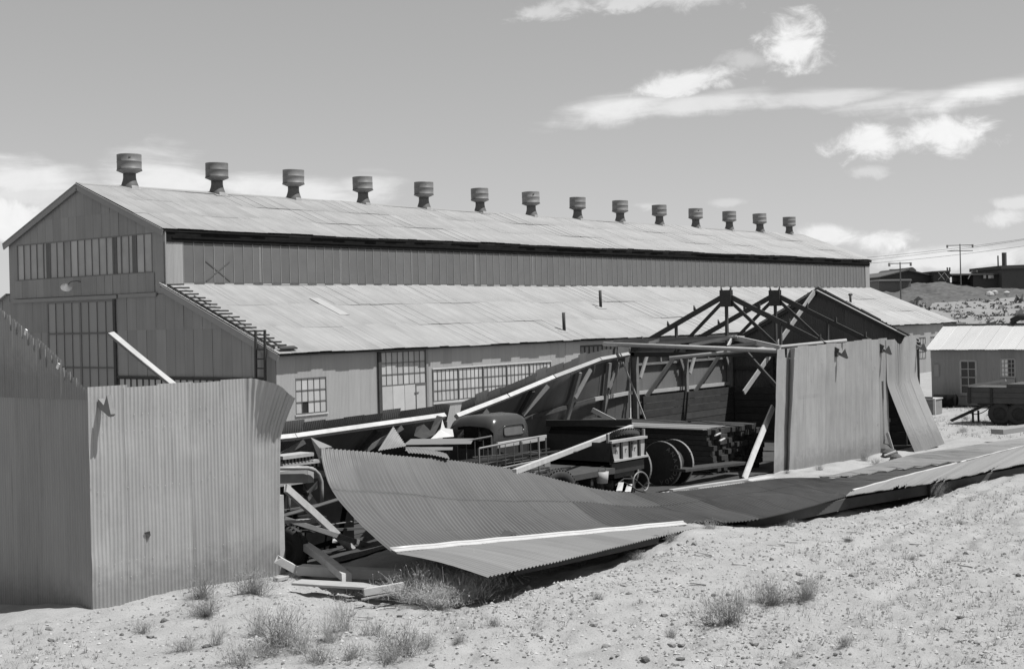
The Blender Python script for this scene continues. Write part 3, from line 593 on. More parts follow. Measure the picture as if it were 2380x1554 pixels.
# ------------------------------------------------------------------ the wrecked shed
SX0, SX1, SY0, SY1, SYR, SSL = 12.55, 46.2, 18.6, 26.2, 22.4, .53
def shed_corner():
    t = thing('shed_corner', 'standing corner of the wrecked shed, corrugated end and side walls, nearest at left', 'shed wall', (SX0, SY0, 0))
    f = MB().bx(SX0 + .12, 16.2, SY0 + .05, SY0 + .15, 2.9, 3.05).build('side_wall', M_wood, t)
    for z in (.6, 1.75): MB().bx(SX0 + .12, 16.3, SY0 + .03, SY0 + .11, z, z + .12).build('girt', M_wood, t)
    # side wall sheets; the last ones are pulled outward at the top right corner
    xs = [12.55 + i * .66 for i in range(7)]
    tops = [3.46, 3.42, 3.44, 3.42, 3.44, 3.44, 3.40]
    for i in range(6):
        x = xs[i]; last = i == 5; tp = tops[i]
        def S(U, V, x=x, tp=tp, i=i):
            X = x + U; z0 = -.25 + 0 * X
            pull = np.clip((X - 15.72) / .75, 0, 1.15); top = tp - .46 * np.clip(pull - .12, 0, 1) ** 1.3 if i >= 4 else tp + 0 * X
            Z = z0 + V * (top - z0); hgt = np.clip((Z - 2.30) / .9, 0, 1.2); lean = np.clip((Z - .5) / 2.8, 0, 1)
            y = SY0 - .50 * pull ** .7 * hgt ** 1.2 + .05 * np.sin(pull * 9) * hgt * (pull > 0) - .05 * pull * lean
            y = y + .020 * vnoise(X, Z, .55, 71) + .010 * vnoise(X, Z, .17, 72) * (vnoise(X, Z, .8, 73) > .1)
            return np.stack([X + .05 * pull * lean, y - .005 * (i % 2), Z], -1)
        inst('sheet', corr('sheet', .66 + .66 / 9 if not last else .62, 1, M_shed, S, 40, 10, pitch=.66 / 9, uvl=3.5), None, f)
    for p in ((SX0 + .1, SY0 + .12), (15.9, SY0 + .12)): MB().bx(p[0] - .07, p[0] + .07, p[1] - .02, p[1] + .12, -.3, 3.0).build('post', M_wood, t)
    MB().bx(16.44, 16.56, SY0 - .02, SY0 + .13, -.3, 1.3).build('post', M_grey, t)
    nm = MB(); rn = random.Random(6)
    for z in (.62, 1.78, 2.98, .35, 2.72):
        for k in range(26):
            if rn.random() < .25: continue
            x = SX0 + .12 + k * .1467 + rn.uniform(-.02, .02)
            if x > 15.6: continue
            nm.lathe([(.009, 0), (.006, .004), (0, .005)], 6, Matrix.Translation((x, SY0 - .011, z + rn.uniform(-.03, .03))) @ Matrix.Rotation(math.pi / 2, 4, 'X'))
    tag(nm.build('nail_heads', M_newtin, f), kind='stuff')
    q = onY(343, 1240, SY0 - .02); m = MB(); m.add([q + Vector((-.07, 0, .03)), q + Vector((.05, 0, .04)), q + Vector((.06, 0, -.03)), q + Vector((0, -.03, -.07)), q + Vector((-.04, -.01, -.01))], [(0, 1, 2, 4), (4, 2, 3)]); m.build('tear', M_tar, f)
    # stub of the notched rafter tail at the corner
    m = MB(); prof = [(0, 0), (-.28, -.14), (-.33, -.10), (-.24, .20), (-.15, .04), (0, .14)]
    vs = [Vector((dx + SX0 + .18, SY0 - .01 + y, 3.13 + z)) for dx in (0, .09) for y, z in prof]; m.add(vs, [tuple(range(5, -1, -1)), tuple(range(6, 12))] + [(i, (i + 1) % 6, 6 + (i + 1) % 6, 6 + i) for i in range(6)])
    m.build('rafter_tail', M_wood, t)
    # end wall
    e = MB().bx(SX0 + .06, SX0 + .16, SY0 + .1, SY1 - .1, 3.0, 3.12).build('end_wall', M_wood, t)
    MB().add([(SX0 + .05, SY0 + .02, -.4), (SX0 + .05, SY1, -.4), (SX0 + .05, SY1, 3.3), (SX0 + .05, SYR, 5.3), (SX0 + .05, SY0 + .02, 3.3)], [(0, 1, 2, 3, 4)]).build('tar_paper', M_tar, e)
    rk = lambda y: 3.46 + .55 * (min(y, 2 * SYR - y) - SY0)
    wall_sheets(e, (SX0 + .01, 0, 0), (0, 1, 0), (-1, 0, 0), SY0, SY1, -.45, rk, M_end, (), .67, (3.36,), 8, jag=.05, gap=.014)
    r = random.Random(3)
    for k in range(15):     # bent strips of metal and nails standing along the torn rake
        y = SY0 + .25 + k * .17; z = rk(y); L = r.uniform(.08, .3)
        MB().beam((SX0 - .02, y, z - L), (SX0 - .035, y - .012, z + r.uniform(-.02, .03)), .006, .018).build('torn_edge', M_shed, e)
    for (px, py) in ((60, 772), (135, 850)):
        p = onX(px, py, SX0 - .02); MB().box(p, (.02, .055, .10), Matrix.Rotation(.5, 3, 'X')).build('bent_tab', M_white, e)
shed_corner()

def standing_bay():
    t = thing('wrecked_shed', 'roofless end of the wrecked shed with bare trusses, gable wall and front wall', 'shed', (SX1, SYR, -.4))
    fz = -.45
    # front wall
    f = MB().bx(36.2, SX1, SY0 + .06, SY0 + .16, 2.95, 3.10).build('front_wall', M_wood, t)
    for z in (.6, 1.75): MB().bx(36.1, SX1 - 2.6, SY0 + .03, SY0 + .11, z, z + .12).build('girt', M_wood, t)
    x = 35.45; i = 0; rnd = random.Random(11)
    while x < 43.0:
        tp = 3.30 + rnd.uniform(-.03, .03) + .012 * i
        def S(U, V, x=x, tp=tp, i=i):
            sh = .45 * (1 - (x + U - 35.45) / 8) * V - .30 * (1 - (x + U - 35.45) / 8)
            top = tp - (.26 * ((U > .50) & (U < .645)) if i == 0 else 0)
            Z = -.6 + V * (top + .6); return np.stack([x + U + sh, SY0 - .002 * (i % 2) + (.012 * np.clip((U - .6) / .1, 0, 1) if i == 0 else 0) - .02 * np.sin((x + U) * .8) - (.24 * np.clip(1 - U / .22, 0, 1) ** 1.5 * (.55 + .45 * V) if i == 1 else 0) + .03 * vnoise(x + U, Z, .9, 74) + .012 * vnoise(x + U, Z, .25, 75) + 0 * V, Z], -1)
        inst('sheet', corr('sheet', .655 * 10 / 9 if i else .95, 1, M_shed, S, 26, 7, pitch=.655 / 9, uvl=3.8), None, f); x += .655; i += 1
    MB().bx(36.36, 36.52, SY0 + .04, SY0 + .2, 2.0, 3.3).build('post', M_dark, t)
    # right hand sheets kicked out at the foot
    for i in range(4):
        def S(U, V, i=i):
            q = i * .655 + U; X = 43.25 + q; k = np.clip((.62 - V) / .62, 0, 1) ** 1.08; sq = q / 2.62
            top = 3.36 - .20 * np.exp(-((sq - .36) / .06) ** 2) + .03 * i; Z = -.45 + V * (top + .45) + .10 * k * sq
            y = SY0 - .02 - .72 * k - .02 * np.sin(q * 2.2) * V - .13 * np.exp(-((sq - .42) / .16) ** 2) * np.clip((V - .35) / .65, 0, 1) ** 1.5 + .08 * np.exp(-((sq - .30) / .07) ** 2) * V
            return np.stack([X + .50 * k, y - .002 * (i % 2), Z], -1)
        inst('kicked_sheet', corr('kicked_sheet', .655 * 10 / 9 if i < 3 else .655, 1, M_shed, S, 22, 7, pitch=.655 / 9, uvl=3.8), None, f)
    MB().bx(42.9, 43.02, SY0 - .01, SY0 + .12, fz, 2.0).build('post', M_dark, t)
    # notched rafter tails sticking through the wall head
    for x in (39.5, 42.85, 45.85):
        m = MB(); prof = [(0, 0), (-.34, -.15), (-.39, -.10), (-.30, .17), (-.18, .02), (0, .12)]
        vs = [Vector((dx + x, SY0 + y, 3.02 + z)) for dx in (0, .07) for y, z in prof]; m.add(vs, [tuple(range(5, -1, -1)), tuple(range(6, 12))] + [(i, (i + 1) % 6, 6 + (i + 1) % 6, 6 + i) for i in range(6)]); m.build('rafter_tail', M_wood, t)
    MB().beam((36.40, SY0 + .1, 3.02), (36.38, SY0 - .12, 3.0), .12, .05).build('broken_plate', M_new, t)
    # trusses
    def truss(x, m_w, name='truss', z0=3.02, zp=4.98):
        g = MB().bx(x - .05, x + .05, SY0 - .1, SY1 + .1, z0 - .08, z0 + .08).build(name, m_w, t)
        P = lambda y, z: Vector((x, y, z)); ap = P(SYR, zp); sl_ = (zp - z0 - .12) / (SYR - SY0)
        for s in (-1, 1):
            ey = SYR + s * (SYR - SY0 + .12); q = SYR + s * 1.95
            MB().beam(P(ey, z0 + .08), ap, .055, .17, (1, 0, 0) if 0 else (0, 0, 1)).build('rafter', m_w, g)
            zq = z0 + .12 + sl_ * (SYR - SY0 - 1.95)
            MB().beam(P(q, z0), P(q, zq), .06, .12, (1, 0, 0)).build('vertical', m_w, g)
            MB().beam(P(q + s * .1, z0 + .05) + Vector((.03, 0, 0)), ap + Vector((.03, -s * -.05, -.14)), .05, .11).build('diagonal', m_w, g)
            for k in range(4):   # purlin cleats
                yy = SYR + s * (.14 + k * 1.05); zz = zp - abs(yy - SYR) * sl_ + .09
                m = MB(); hh = .26 if k == 0 else .17
                m.add([(x - .03, yy - .05, zz), (x + .03, yy - .05, zz), (x + .03, yy + .06, zz), (x - .03, yy + .06, zz), (x - .03, yy + s * .05, zz + hh), (x + .03, yy + s * .05, zz + hh)], [(0, 3, 2, 1), (0, 1, 5, 4), (2, 3, 4, 5), (0, 4, 3), (1, 2, 5)]); m.build('cleat', m_w, g)
        MB().beam(P(SYR, z0), P(SYR, zp), .07, .12, (1, 0, 0)).build('king_post', m_w, g)
        for dx in (-.06, .06): MB().box((x + dx, SYR, zp - .12), (.02, .42, .55)).build('gusset', m_w, g)
        return g
    truss(39.4, M_dark); truss(42.8, M_dark)
    # far gable wall, seen from inside
    g = MB().bx(SX1 - .18, SX1 - .08, SY0 + .1, SY1 - .1, 3.0, 3.15).build('gable_wall', M_wood, t)
    rk = lambda y: 3.26 + SSL * (min(y, 2 * SYR - y) - SY0)
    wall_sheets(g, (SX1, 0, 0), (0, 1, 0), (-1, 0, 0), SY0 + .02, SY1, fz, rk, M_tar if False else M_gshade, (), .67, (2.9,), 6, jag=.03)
    for s in (-1, 1):
        MB().beam((SX1 - .12, SYR + s * 3.85, 3.12), (SX1 - .12, SYR, 5.06), .08, .15).build('rafter', M_dark, g)
        for k in range(24):
            yy = SYR + s * (.08 + k * .155); zz = 5.12 - SSL * abs(yy - SYR)
            if random.random() < .85: MB().box((SX1 + .02, yy, zz + .05), (.015, .13, .16 + random.uniform(-.04, .05)), Matrix.Rotation(random.uniform(-.15, .15), 3, 'X')).build('torn_roof_strip', M_end, g)
        MB().beam((SX1 - .14, SYR + s * 3.85, 3.185), (SX1 - .14, SYR, 5.135), .1, .03).build('rafter_edge', M_grey, g)
    for y in (20.5, 22.4, 24.3): MB().bx(SX1 - .18, SX1 - .06, y - .06, y + .06, fz, 3.0).build('stud', M_dark, g)
    for z in (1.3, 2.2): MB().bx(SX1 - .12, SX1 - .06, SY0 + .2, SY1 - .2, z, z + .1).build('girt', M_dark, g)
    MB().bx(SX1 - .28, SX1 - .2, 20.6, SY1 - .3, 2.88, 3.06).build('pale_tie', M_grey, g)
    # a loose pale rafter leaning across the bay
    p0 = onX(1820, 782, 43.6); p1 = onX(1893, 678, 46.0); MB().beam(p1, p1 + (p0 - p1) * 2.15, .05, .17).build('loose_rafter', M_grey, t)
    # back wall, standing part
    b = MB().bx(39.35, SX1, SY1 - .16, SY1 - .04, 2.98, 3.12).build('back_wall', M_wood, t)
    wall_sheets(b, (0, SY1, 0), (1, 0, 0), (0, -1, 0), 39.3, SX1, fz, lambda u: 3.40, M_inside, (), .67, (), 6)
    for x in (39.45, 42.75, 46.0): MB().bx(x - .08, x + .08, SY1 - .22, SY1 - .04, fz, 3.0).build('post', M_wood, b)
    MB().bx(39.5, SX1, SY1 - .14, SY1 - .07, 2.62, 2.70).build('girt', M_wood, b); MB().bx(39.5, SX1, SY1 - .14, SY1 - .07, 1.62, 1.74).build('girt', M_grey, b)
    for x in (41.1, 44.4): MB().bx(x - .04, x + .04, SY1 - .15, SY1 - .1, 2.7, 2.98).build('block', M_wood, b)
    for j in range(10):
        def S(U, V, j=j): return np.stack([39.4 + j * .66 + U, SY1 - .02 - .42 * V, 3.30 + .14 * V], -1)
        inst('eave_sheet', corr('eave_sheet', .72, .45, M_end, S, 1, 7, pitch=.66 / 9), None, b)
    for x0 in (39.6, 42.9):
        MB().beam((x0 + .05, SY1 - .2, 2.2), (x0 + .5, SY1 - .2, 2.95), .06, .12).build('knee_brace', M_grey, b)
        MB().beam((x0 + 3.0, SY1 - .2, 2.2), (x0 + 2.6, SY1 - .2, 2.95), .06, .12).build('knee_brace', M_wood, b)
        MB().beam((x0 + .4, SY1 - .17, 1.5), (x0 + 2.5, SY1 - .17, 2.95), .05, .15).build('wind_brace', M_dark, b)
    # wainscot planks on the back and end walls
    for k in range(8):
        z = fz + .02 + k * .25; off = random.uniform(0, .02)
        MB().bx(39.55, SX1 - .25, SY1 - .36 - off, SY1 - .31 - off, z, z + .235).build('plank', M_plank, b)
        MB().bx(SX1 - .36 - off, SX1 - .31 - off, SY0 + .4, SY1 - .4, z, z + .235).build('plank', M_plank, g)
    # a fallen truss lying on its side across the wall heads
    L = Vector((38.2, 26.2, 3.42)); R = onY(1814, 815, SY0 + .1); ap = onZ(1709, 785, 3.60)
    ft = thing('fallen_truss', 'roof truss fallen flat across the wall tops in front of the standing trusses', 'truss', (L.x, L.y, 3.2))
    MB().tube(L + Vector((0, .3, 0)), R, .07, 8).build('chord', M_grey, ft, True)
    MB().beam(L + Vector((.25, .2, .03)), R + Vector((.6, -.1, -.06)), .06, .12).build('chord', M_wood, ft)
    d = (R - L)
    for (q, m_) in ((0.02, M_wood), (1.0, M_grey)): MB().beam(ap, L + d * q + Vector((0, 0, .08)), .06, .15).build('rafter', m_, ft)
    for q in (.3, .5, .72): MB().beam(ap + Vector((.0, .1, .02)), L + d * q + Vector((0, 0, .06)), .05, .10).build('web', M_grey if q != .3 else M_wood, ft)
    MB().beam(L + d * .25 + Vector((0, 0, .07)), L.lerp(ap, .42) + Vector((0, 0, .05)), .05, .1).build('web', M_grey, ft)
    MB().beam(ap.lerp(R, .5) + Vector((0, 0, .05)), L + d * .72 + Vector((0, 0, .05)), .05, .1).build('web', M_wood, ft)
    MB().box(ap + Vector((0, 0, .03)), (.45, .4, .06)).build('gusset', M_grey, ft)
    o = MB().tube(onY(1556, 832, 22.3), onY(1967, 791, SY0 - .12), .06, 8).build('round_pole', M_grey, None, True); tag(o, 'long grey round pole lying over the top of the standing front wall', 'pole')
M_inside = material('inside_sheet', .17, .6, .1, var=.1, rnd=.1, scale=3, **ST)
M_gshade = material('shaded_inside_sheet', .10, .7, .05, var=.12, rnd=.12, scale=3, **ST)  # same inside sheet, darkened to carry the gable wall's shade
M_plank = material('dark_plank', .040, .85, var=.25, rnd=.25, scale=4, bump=.2, bump_scale=20)
standing_bay()

def leaning_wall():
    t = thing('leaning_back_wall', 'back wall of the shed leaning inward, pale top plate and dark sheets', 'shed wall', (32, SY1, -.4))
    fz = -.35
    PT = [(16.5, 23.65, 1.80), (21.4, 23.65, 1.76), (26.7, 23.62, 1.88), (27.3, 23.75, 1.80), (29.8, 24.05, 2.18), (32.4, 24.4, 2.58), (36.5, 25.55, 2.95), (39.25, 26.12, 3.05)]
    px = np.array([p[0] for p in PT]); py = np.array([p[1] for p in PT]); pz = np.array([p[2] for p in PT])
    def top(x): return np.interp(x, px, py), np.interp(x, px, pz)
    def S0(X, V):   # V 0 at the foot, 1 at the plate
        y, z = top(X); by = 26.2; bz = fz - .1
        return np.stack([X + 0 * V, by + (y - by) * V, bz + (z - bz) * V], -1)
    x = 16.6; i = 0; r = random.Random(4)
    while x < 39.2:
        if 26.55 < x < 27.15: x += .655; continue
        ext = 1.105 + r.uniform(-.012, .012) + (.03 if i % 5 == 2 else 0); w_ = min(.70, 39.3 - x)
        def S(U, V, x=x, ext=ext, i=i):
            P = S0(x + U, V * ext); P[..., 1] += .05 + .006 * (i % 2); P[..., 2] += .05
            k = np.clip(V * ext - 1, 0, 1); P = np.where((k > 0)[..., None], S0(x + U, 1 + 0 * V) + np.stack([0 * k, .05 + .5 * k, .05 + 2.2 * k], -1), P)
            return P
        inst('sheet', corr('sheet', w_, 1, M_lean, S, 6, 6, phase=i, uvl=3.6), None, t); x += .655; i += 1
    def plate(a, b, mat):
        ya, za = top(a); yb, zb = top(b); MB().beam((a, float(ya) - .06, float(za)), (b, float(yb) - .06, float(zb)), .12, .12, (0, -.75, .65)).build('top_plate', mat, t)
    for a, b in ((16.5, 21.4), (21.42, 26.6), (27.2, 29.75), (29.8, 32.4), (32.45, 36.45), (36.5, 38.9)): plate(a, b, M_new if a < 32 else M_grey)
    for x in (17.5, 20.9, 24.2, 27.9, 31.2, 34.6, 37.2):     # studs and braces on the inside face
        p = S0(np.array([x]), np.array([0.02]))[0]; q = S0(np.array([x]), np.array([.97]))[0]
        MB().beam(p + np.array([0, -.1, -.05]), q + np.array([0, -.1, -.05]), .12, .14, (1, 0, 0)).build('stud', M_wood if x > 33 else M_dark, t)
        q2 = S0(np.array([x + .75]), np.array([.97]))[0]; p2 = S0(np.array([x]), np.array([.72]))[0]
        MB().beam(p2 + np.array([0, -.2, -.05]), q2 + np.array([0, -.2, -.06]), .06, .12).build('knee_brace', M_wood, t)
    for v in (.35, .62):
        for a, b in ((16.6, 26.5), (27.2, 29.8), (29.8, 32.4), (32.4, 36.5), (36.5, 39.2)):
            p = S0(np.array([a]), np.array([v]))[0]; q = S0(np.array([b]), np.array([v]))[0]; MB().beam(p + np.array([0, -.05, 0]), q + np.array([0, -.05, 0]), .07, .12).build('girt', M_grey if a > 33 else M_dark, t)
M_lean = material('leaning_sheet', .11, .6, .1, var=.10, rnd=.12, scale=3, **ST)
leaning_wall()

# ------------------------------------------------------------------ fallen roof
FR = [onZ(905, 1280, .62), onZ(1150, 1257, .45), onZ(1380, 1236, .33), onZ(1600, 1215, .25), onZ(1755, 1201, .22), onZ(1960, 1150, .16), onZ(2110, 1108, .12), onZ(2255, 1072, .10), onZ(2380, 1040, .10), onZ(2620, 985, .10)]
RR = [onY(744, 1042, 18.2), onY(1000, 1065, 18.3), onY(1200, 1092, 18.3), onY(1400, 1138, 18.3), onZ(1560, 1143, .05), onZ(1800, 1113, .0), onZ(1940, 1106, .0), onZ(2110, 1062, .0), onZ(2240, 1041, .0), onZ(2480, 1000, .0)]
MID = [onY(782, 1154, 17.25)]
for k in range(1, len(FR)):
    m = (FR[k] + RR[k]) / 2; sag = {1: .22, 2: .16, 3: .08}.get(k, 0.0); m.z -= sag; MID.append(m)
FA, RA, MA = [np.array([list(q) for q in L]) for L in (FR, RR, MID)]
def cr(A, s):      # catmull-rom through the stations
    s = np.clip(s, 0, len(A) - 1.0001); i = np.floor(s).astype(int); t = (s - i)[..., None]
    g = lambda j: A[np.clip(j, 0, len(A) - 1)]
    p0, p1, p2, p3 = g(i - 1), g(i), g(i + 1), g(i + 2); p0 = np.where((i == 0)[..., None], 2 * p1 - p2, p0)
    return .5 * ((2 * p1) + (-p0 + p2) * t + (2 * p0 - 5 * p1 + 4 * p2 - p3) * t ** 2 + (-p0 + 3 * p1 - 3 * p2 + p3) * t ** 3)
seglen = np.linalg.norm((FA[1:] + MA[1:]) / 2 - (FA[:-1] + MA[:-1]) / 2, axis=1); cum = np.concatenate([[0], np.cumsum(seglen)])
def s_of(m): return np.interp(m, cum, np.arange(len(cum)))
def roofS(mu, V):
    s = s_of(mu); f, m, r = cr(FA, s), cr(MA, s), cr(RA, s); v = V[..., None]
    c = 2 * m - .5 * (f + r); return f * (1 - v) ** 2 + c * 2 * v * (1 - v) + r * v ** 2
def fallen_roof():
    t = thing('fallen_roof', 'great corrugated roof blown off and lying buckled on the sand', 'roof', tuple(FR[3]))
    tot = cum[-1]; x = 0.0; i = 0; rnd = random.Random(2)
    while x < tot - .7:
        lt = np.clip((x - (cum[6] - 1.5)) / (cum[7] - cum[6] + 1.0), 0, 1.01)     # paler sheets overlie the dark ones toward the right
        split = .60 if lt <= 0 else max(.0, .95 - .95 * lt)
        for c, (v0, v1) in enumerate(((-.055 if cum[3] + .4 < x < cum[6] else 0, split + .03), (split, 1.0))):
            if v1 - v0 < .08: continue
            jr = rnd.uniform(-.006, .006) if c else 0
            dark = lt <= 0 or c == 0
            mt = (M_fallen3 if x < 5.5 + c * 2.5 else M_fallen) if dark else M_fallen2  # lighter tone on the left sheets, darker on the rest
            def S(U, V, x=x, i=i, v0=v0, v1=v1, c=c, dark=dark, jr=jr):
                P = roofS(x + U, np.clip(v0 + (v1 - v0) * V + jr * V, -.06, 1.02)); P[..., 2] += .002 * (i % 2) + .006 * c + (.035 if not dark else 0) + .012 * np.sin((x + U) * 1.7 + 3 * V) * np.sin(math.pi * V)
                q = x + U; vv = v0 + (v1 - v0) * V; fade = np.sin(math.pi * np.clip(vv, 0, 1)) ** .5
                cre = np.abs(((q * .23 + vv * .9 + .35 * vnoise(q, vv * 4, 2.2, 81)) % 1.0) - .5) * 2
                P[..., 2] += fade * (.055 * (cre ** 1.0 - .5) + .05 * vnoise(q, vv * 3.8, 1.1, 82) + .02 * vnoise(q, vv * 3.8, .35, 83))
                P[..., 1] -= .004 * c; return P
            inst('roof_sheet', corr('roof_sheet', .65 * 8 / 7, 1, mt, S, 18, 10, pitch=.65 / 7, amp=.0125, uvl=3.8 * (v1 - v0)), None, t)
        x += .65; i += 1
    # ridge roll
    def cap(m0, m1, dv=0.0, r=.032):
        ms = np.linspace(m0, m1, max(4, int((m1 - m0) / .5))); pts = [Vector(roofS(np.array([q]), np.array([dv]))[0]) + Vector((0, -.02, .035 + .006 * math.sin(q * 5))) for q in ms]
        MB().path(pts, r, 8).build('ridge_cap', M_newtin, t, True)
        for s in (1,):
            mm = MB(); 
            for a, b in zip(pts[:-1], pts[1:]): mm.beam(a + Vector((0, -.07, -.02)), b + Vector((0, -.07, -.02)), .13, .012, (0, -.25, 1))
            mm.build('ridge_flange', M_newtin, t)
    cap(0, cum[3] - .2); cap(cum[5] + .5, cum[7] - 1.0, .02); cap(cum[7] - .6, cum[9] - .5, .04, .03)
    # near slope, left of the soil heap
    G = np.array([list(onZ(1135, 1338, .40)), list(onZ(1300, 1302, .36)), list(onZ(1420, 1273, .32)), list(onZ(1535, 1245, .28)), list(onZ(1640, 1221, .18))])
    Fm = np.linspace(0, cum[3] + .1, 5)
    Lg = 7.2; j = 0; x = 0.0
    while x < Lg - .3:
        def S(U, V, x=x, j=j):
            q = (x + U) / Lg; f = roofS(q * (cum[3] + .1), 0 * q); g = cr(G, q * 4); v = V[..., None]; P = f * (1 - v) + g * v; P[..., 2] += .004 * (j % 2) + .05 * np.sin(math.pi * V) * (1 - q) - .01; return P
        inst('near_sheet', corr('near_sheet', min(.65 * 8 / 7, Lg - x), 1, M_fallen2, S, 6, 10, pitch=.65 / 7, amp=.0125, uvl=2), None, t); x += .65; j += 1
    def S(U, V):
        a = np.array(onZ(1045, 1335, .30)); b = np.array(onZ(1225, 1318, .30)); c = np.array([.3, .75, .08]); q = (U / 1.6)[..., None]; v = V[..., None]; return a * (1 - q) + b * q + c * v
    inst('loose_sheet', corr('loose_sheet', 1.6, .7, M_fallen2, S, 3, 8), None, t)
    # near slope at the right with its torn front edge
    G2 = np.array([list(onZ(1965, 1158, .2)), list(onZ(2080, 1140, .27)), list(onZ(2160, 1128, .27)), list(onZ(2260, 1108, .27)), list(onZ(2380, 1082, .27)), list(onZ(2600, 1035, .27))])
    m0, m1 = cum[5] + .3, cum[9] - .6; Lg2 = 18.0; x = 0; j = 0
    while x < Lg2 - .7:
        notch = .0 + (.30 if j in (5, 6, 11, 12, 18) else 0) + rnd.uniform(-.04, .04)
        def S(U, V, x=x, j=j, notch=notch):
            q = (x + U) / Lg2; f = roofS(m0 + q * (m1 - m0), 0 * q); g = cr(G2, q * 5); v = (V * (1 - notch * .5 * (1 - np.abs(U / .35 - 1))))[..., None]; P = f * (1 - v) + g * v; P[..., 2] += .01 * (j % 2) + .03 + .02 * V; return P
        inst('near_sheet', corr('near_sheet', .65 * 8 / 7, 1, M_fallen2, S, 5, 8, pitch=.65 / 7, amp=.0125, uvl=2), None, t); x += .65; j += 1
    # purlins and fascia that came down with the roof
    def line(a, b, w, h, mat, nm): beam_obj(nm, a, b, w, h, mat, parent=t)
    line(onZ(1748, 1216, .06) + Vector((0, .16, -.02)), onZ(1985, 1166, .06) + Vector((0, .16, -.04)), .08, .24, M_fasc, 'fascia'); line(onZ(1985, 1166, .06) + Vector((0, .16, -.04)), onZ(2170, 1137, .08) + Vector((0, .12, 0)), .08, .24, M_fasc, 'fascia'); line(onZ(2172, 1139, .08) + Vector((0, .12, 0)), onZ(2600, 1052, .10) + Vector((0, .12, 0)), .08, .26, M_fasc, 'fascia')
    line(onZ(1205, 1333, .17) + Vector((0, .12, .04)), onZ(1540, 1258, .17) + Vector((0, .12, .04)), .10, .15, M_fasc, 'fascia')
    for m in (1.0, 3.4, 6.2, 9.0): 
        a = Vector(roofS(np.array([m]), np.array([.03]))[0]) - Vector((0, 0, .16)); b = Vector(roofS(np.array([m]), np.array([.5]))[0]) - Vector((0, 0, .16)); line(a, b, .06, .14, M_dark, 'rafter')
    for v in (.25, .5):
        ms = np.linspace(.3, 8, 6); pts = [Vector(roofS(np.array([q]), np.array([v]))[0]) - Vector((0, 0, .10)) for q in ms]
        for a, b in zip(pts[:-1], pts[1:]): line(a, b, .05, .10, M_dark, 'purlin')
    # crumpled hole near the ridge roll
    p = Vector(roofS(np.array([3.1]), np.array([.07]))[0]); 
    MB().add([p + Vector((-.25, 0, .02)), p + Vector((.1, .15, .10)), p + Vector((.3, 0, .02)), p + Vector((.05, -.06, .03))], [(0, 1, 2), (0, 2, 3)]).build('torn_flap', M_tar, t)
    # twisted spike of metal at the curled corner
    a = RR[0]; MB().add([a, a + Vector((.35, .05, .0)), onY(722, 1016, 18.3), a + Vector((.1, .1, -.3))], [(0, 1, 2), (0, 2, 3), (1, 3, 2)]).build('torn_flap', M_fallen2, t)
M_fallen3 = material('lighter_roof_paint', .125, .42, .25, var=.10, rnd=.05, scale=4, **ST)
fallen_roof()

# ------------------------------------------------------------------ loose tin among the wreck
M_tin = material('dull_tin', .15, .5, .2, var=.12, rnd=.15, scale=4, **ST)
def tin(name, label, a, b, c, wd, mat, bend=0.0, seg=8, tri=False):
    """corrugated sheet through corner a, along a->b (width) and a->c (length)"""
    a, b, c = [np.array(q, float) for q in (a, b, c)]
    def S(U, V):
        q = (U / wd)[..., None]; v = V[..., None]; P = a + (b - a) * q + (c - a) * v * ((1 - q) if tri else 1); P[..., 2] += bend * np.sin(math.pi * V) + bend * .6 * np.sin(math.pi * U / wd); return P
    o = inst(name, corr(name, wd, 1, mat, S, 8, seg, uvl=float(np.linalg.norm(c - a)))); tag(o, label, 'tin sheet'); return o
tin('tin_sheet', 'corrugated tin sheet standing on its corner at the top edge of the fallen roof', onY(878, 1047, 18.45), onY(944, 1036, 18.5), onY(914, 990, 18.9), .75, M_end, tri=True)
tin('tin_sheet', 'torn tin sheet curled over the top edge of the fallen roof', onY(948, 1052, 18.35), onY(1045, 1066, 18.2), onY(935, 1040, 18.9), 1.0, M_tin, .05)
tin('tin_sheet', 'flat tin sheets piled on the pipe rack beside the truck cab', onY(940, 1032, 19.6), onY(955, 1020, 20.6), onY(1095, 1030, 19.8), 1.0, M_tin, .0)
tin('tin_sheet', 'lower tin sheet sticking out under the piled flat sheets', onY(942, 1046, 19.0), onY(948, 1036, 19.9), onY(1052, 1044, 19.3), .8, M_tin, .0)
def crumpled():
    m = MB(); pts = [(1000, 1020, 21.0), (1024, 998, 21.2), (1028, 974, 21.3), (1034, 994, 21.2), (1052, 997, 21.0), (1055, 1014, 20.9), (1030, 1016, 20.7)]
    m.add([onY(*p) for p in pts], [(0, 1, 5, 6), (1, 2, 3), (1, 3, 4, 5)])
    tag(m.build('crumpled_tin', M_newtin), 'bright crumpled scrap of tin sticking up behind the flat sheets', 'tin scrap')
    m = MB(); pts = [(962, 1012, 21.4), (968, 992, 21.5), (985, 985, 21.6), (1000, 1000, 21.5), (1015, 965, 21.8), (1030, 968, 21.9), (1010, 1010, 21.3), (985, 1020, 21.2)]
    m.add([onY(*p) for p in pts], [(0, 1, 2, 3), (3, 4, 5, 6), (0, 3, 6, 7)])
    tag(m.build('crumpled_tin', M_tar), 'dark crumpled tin behind the bright scrap', 'tin scrap')
crumpled()

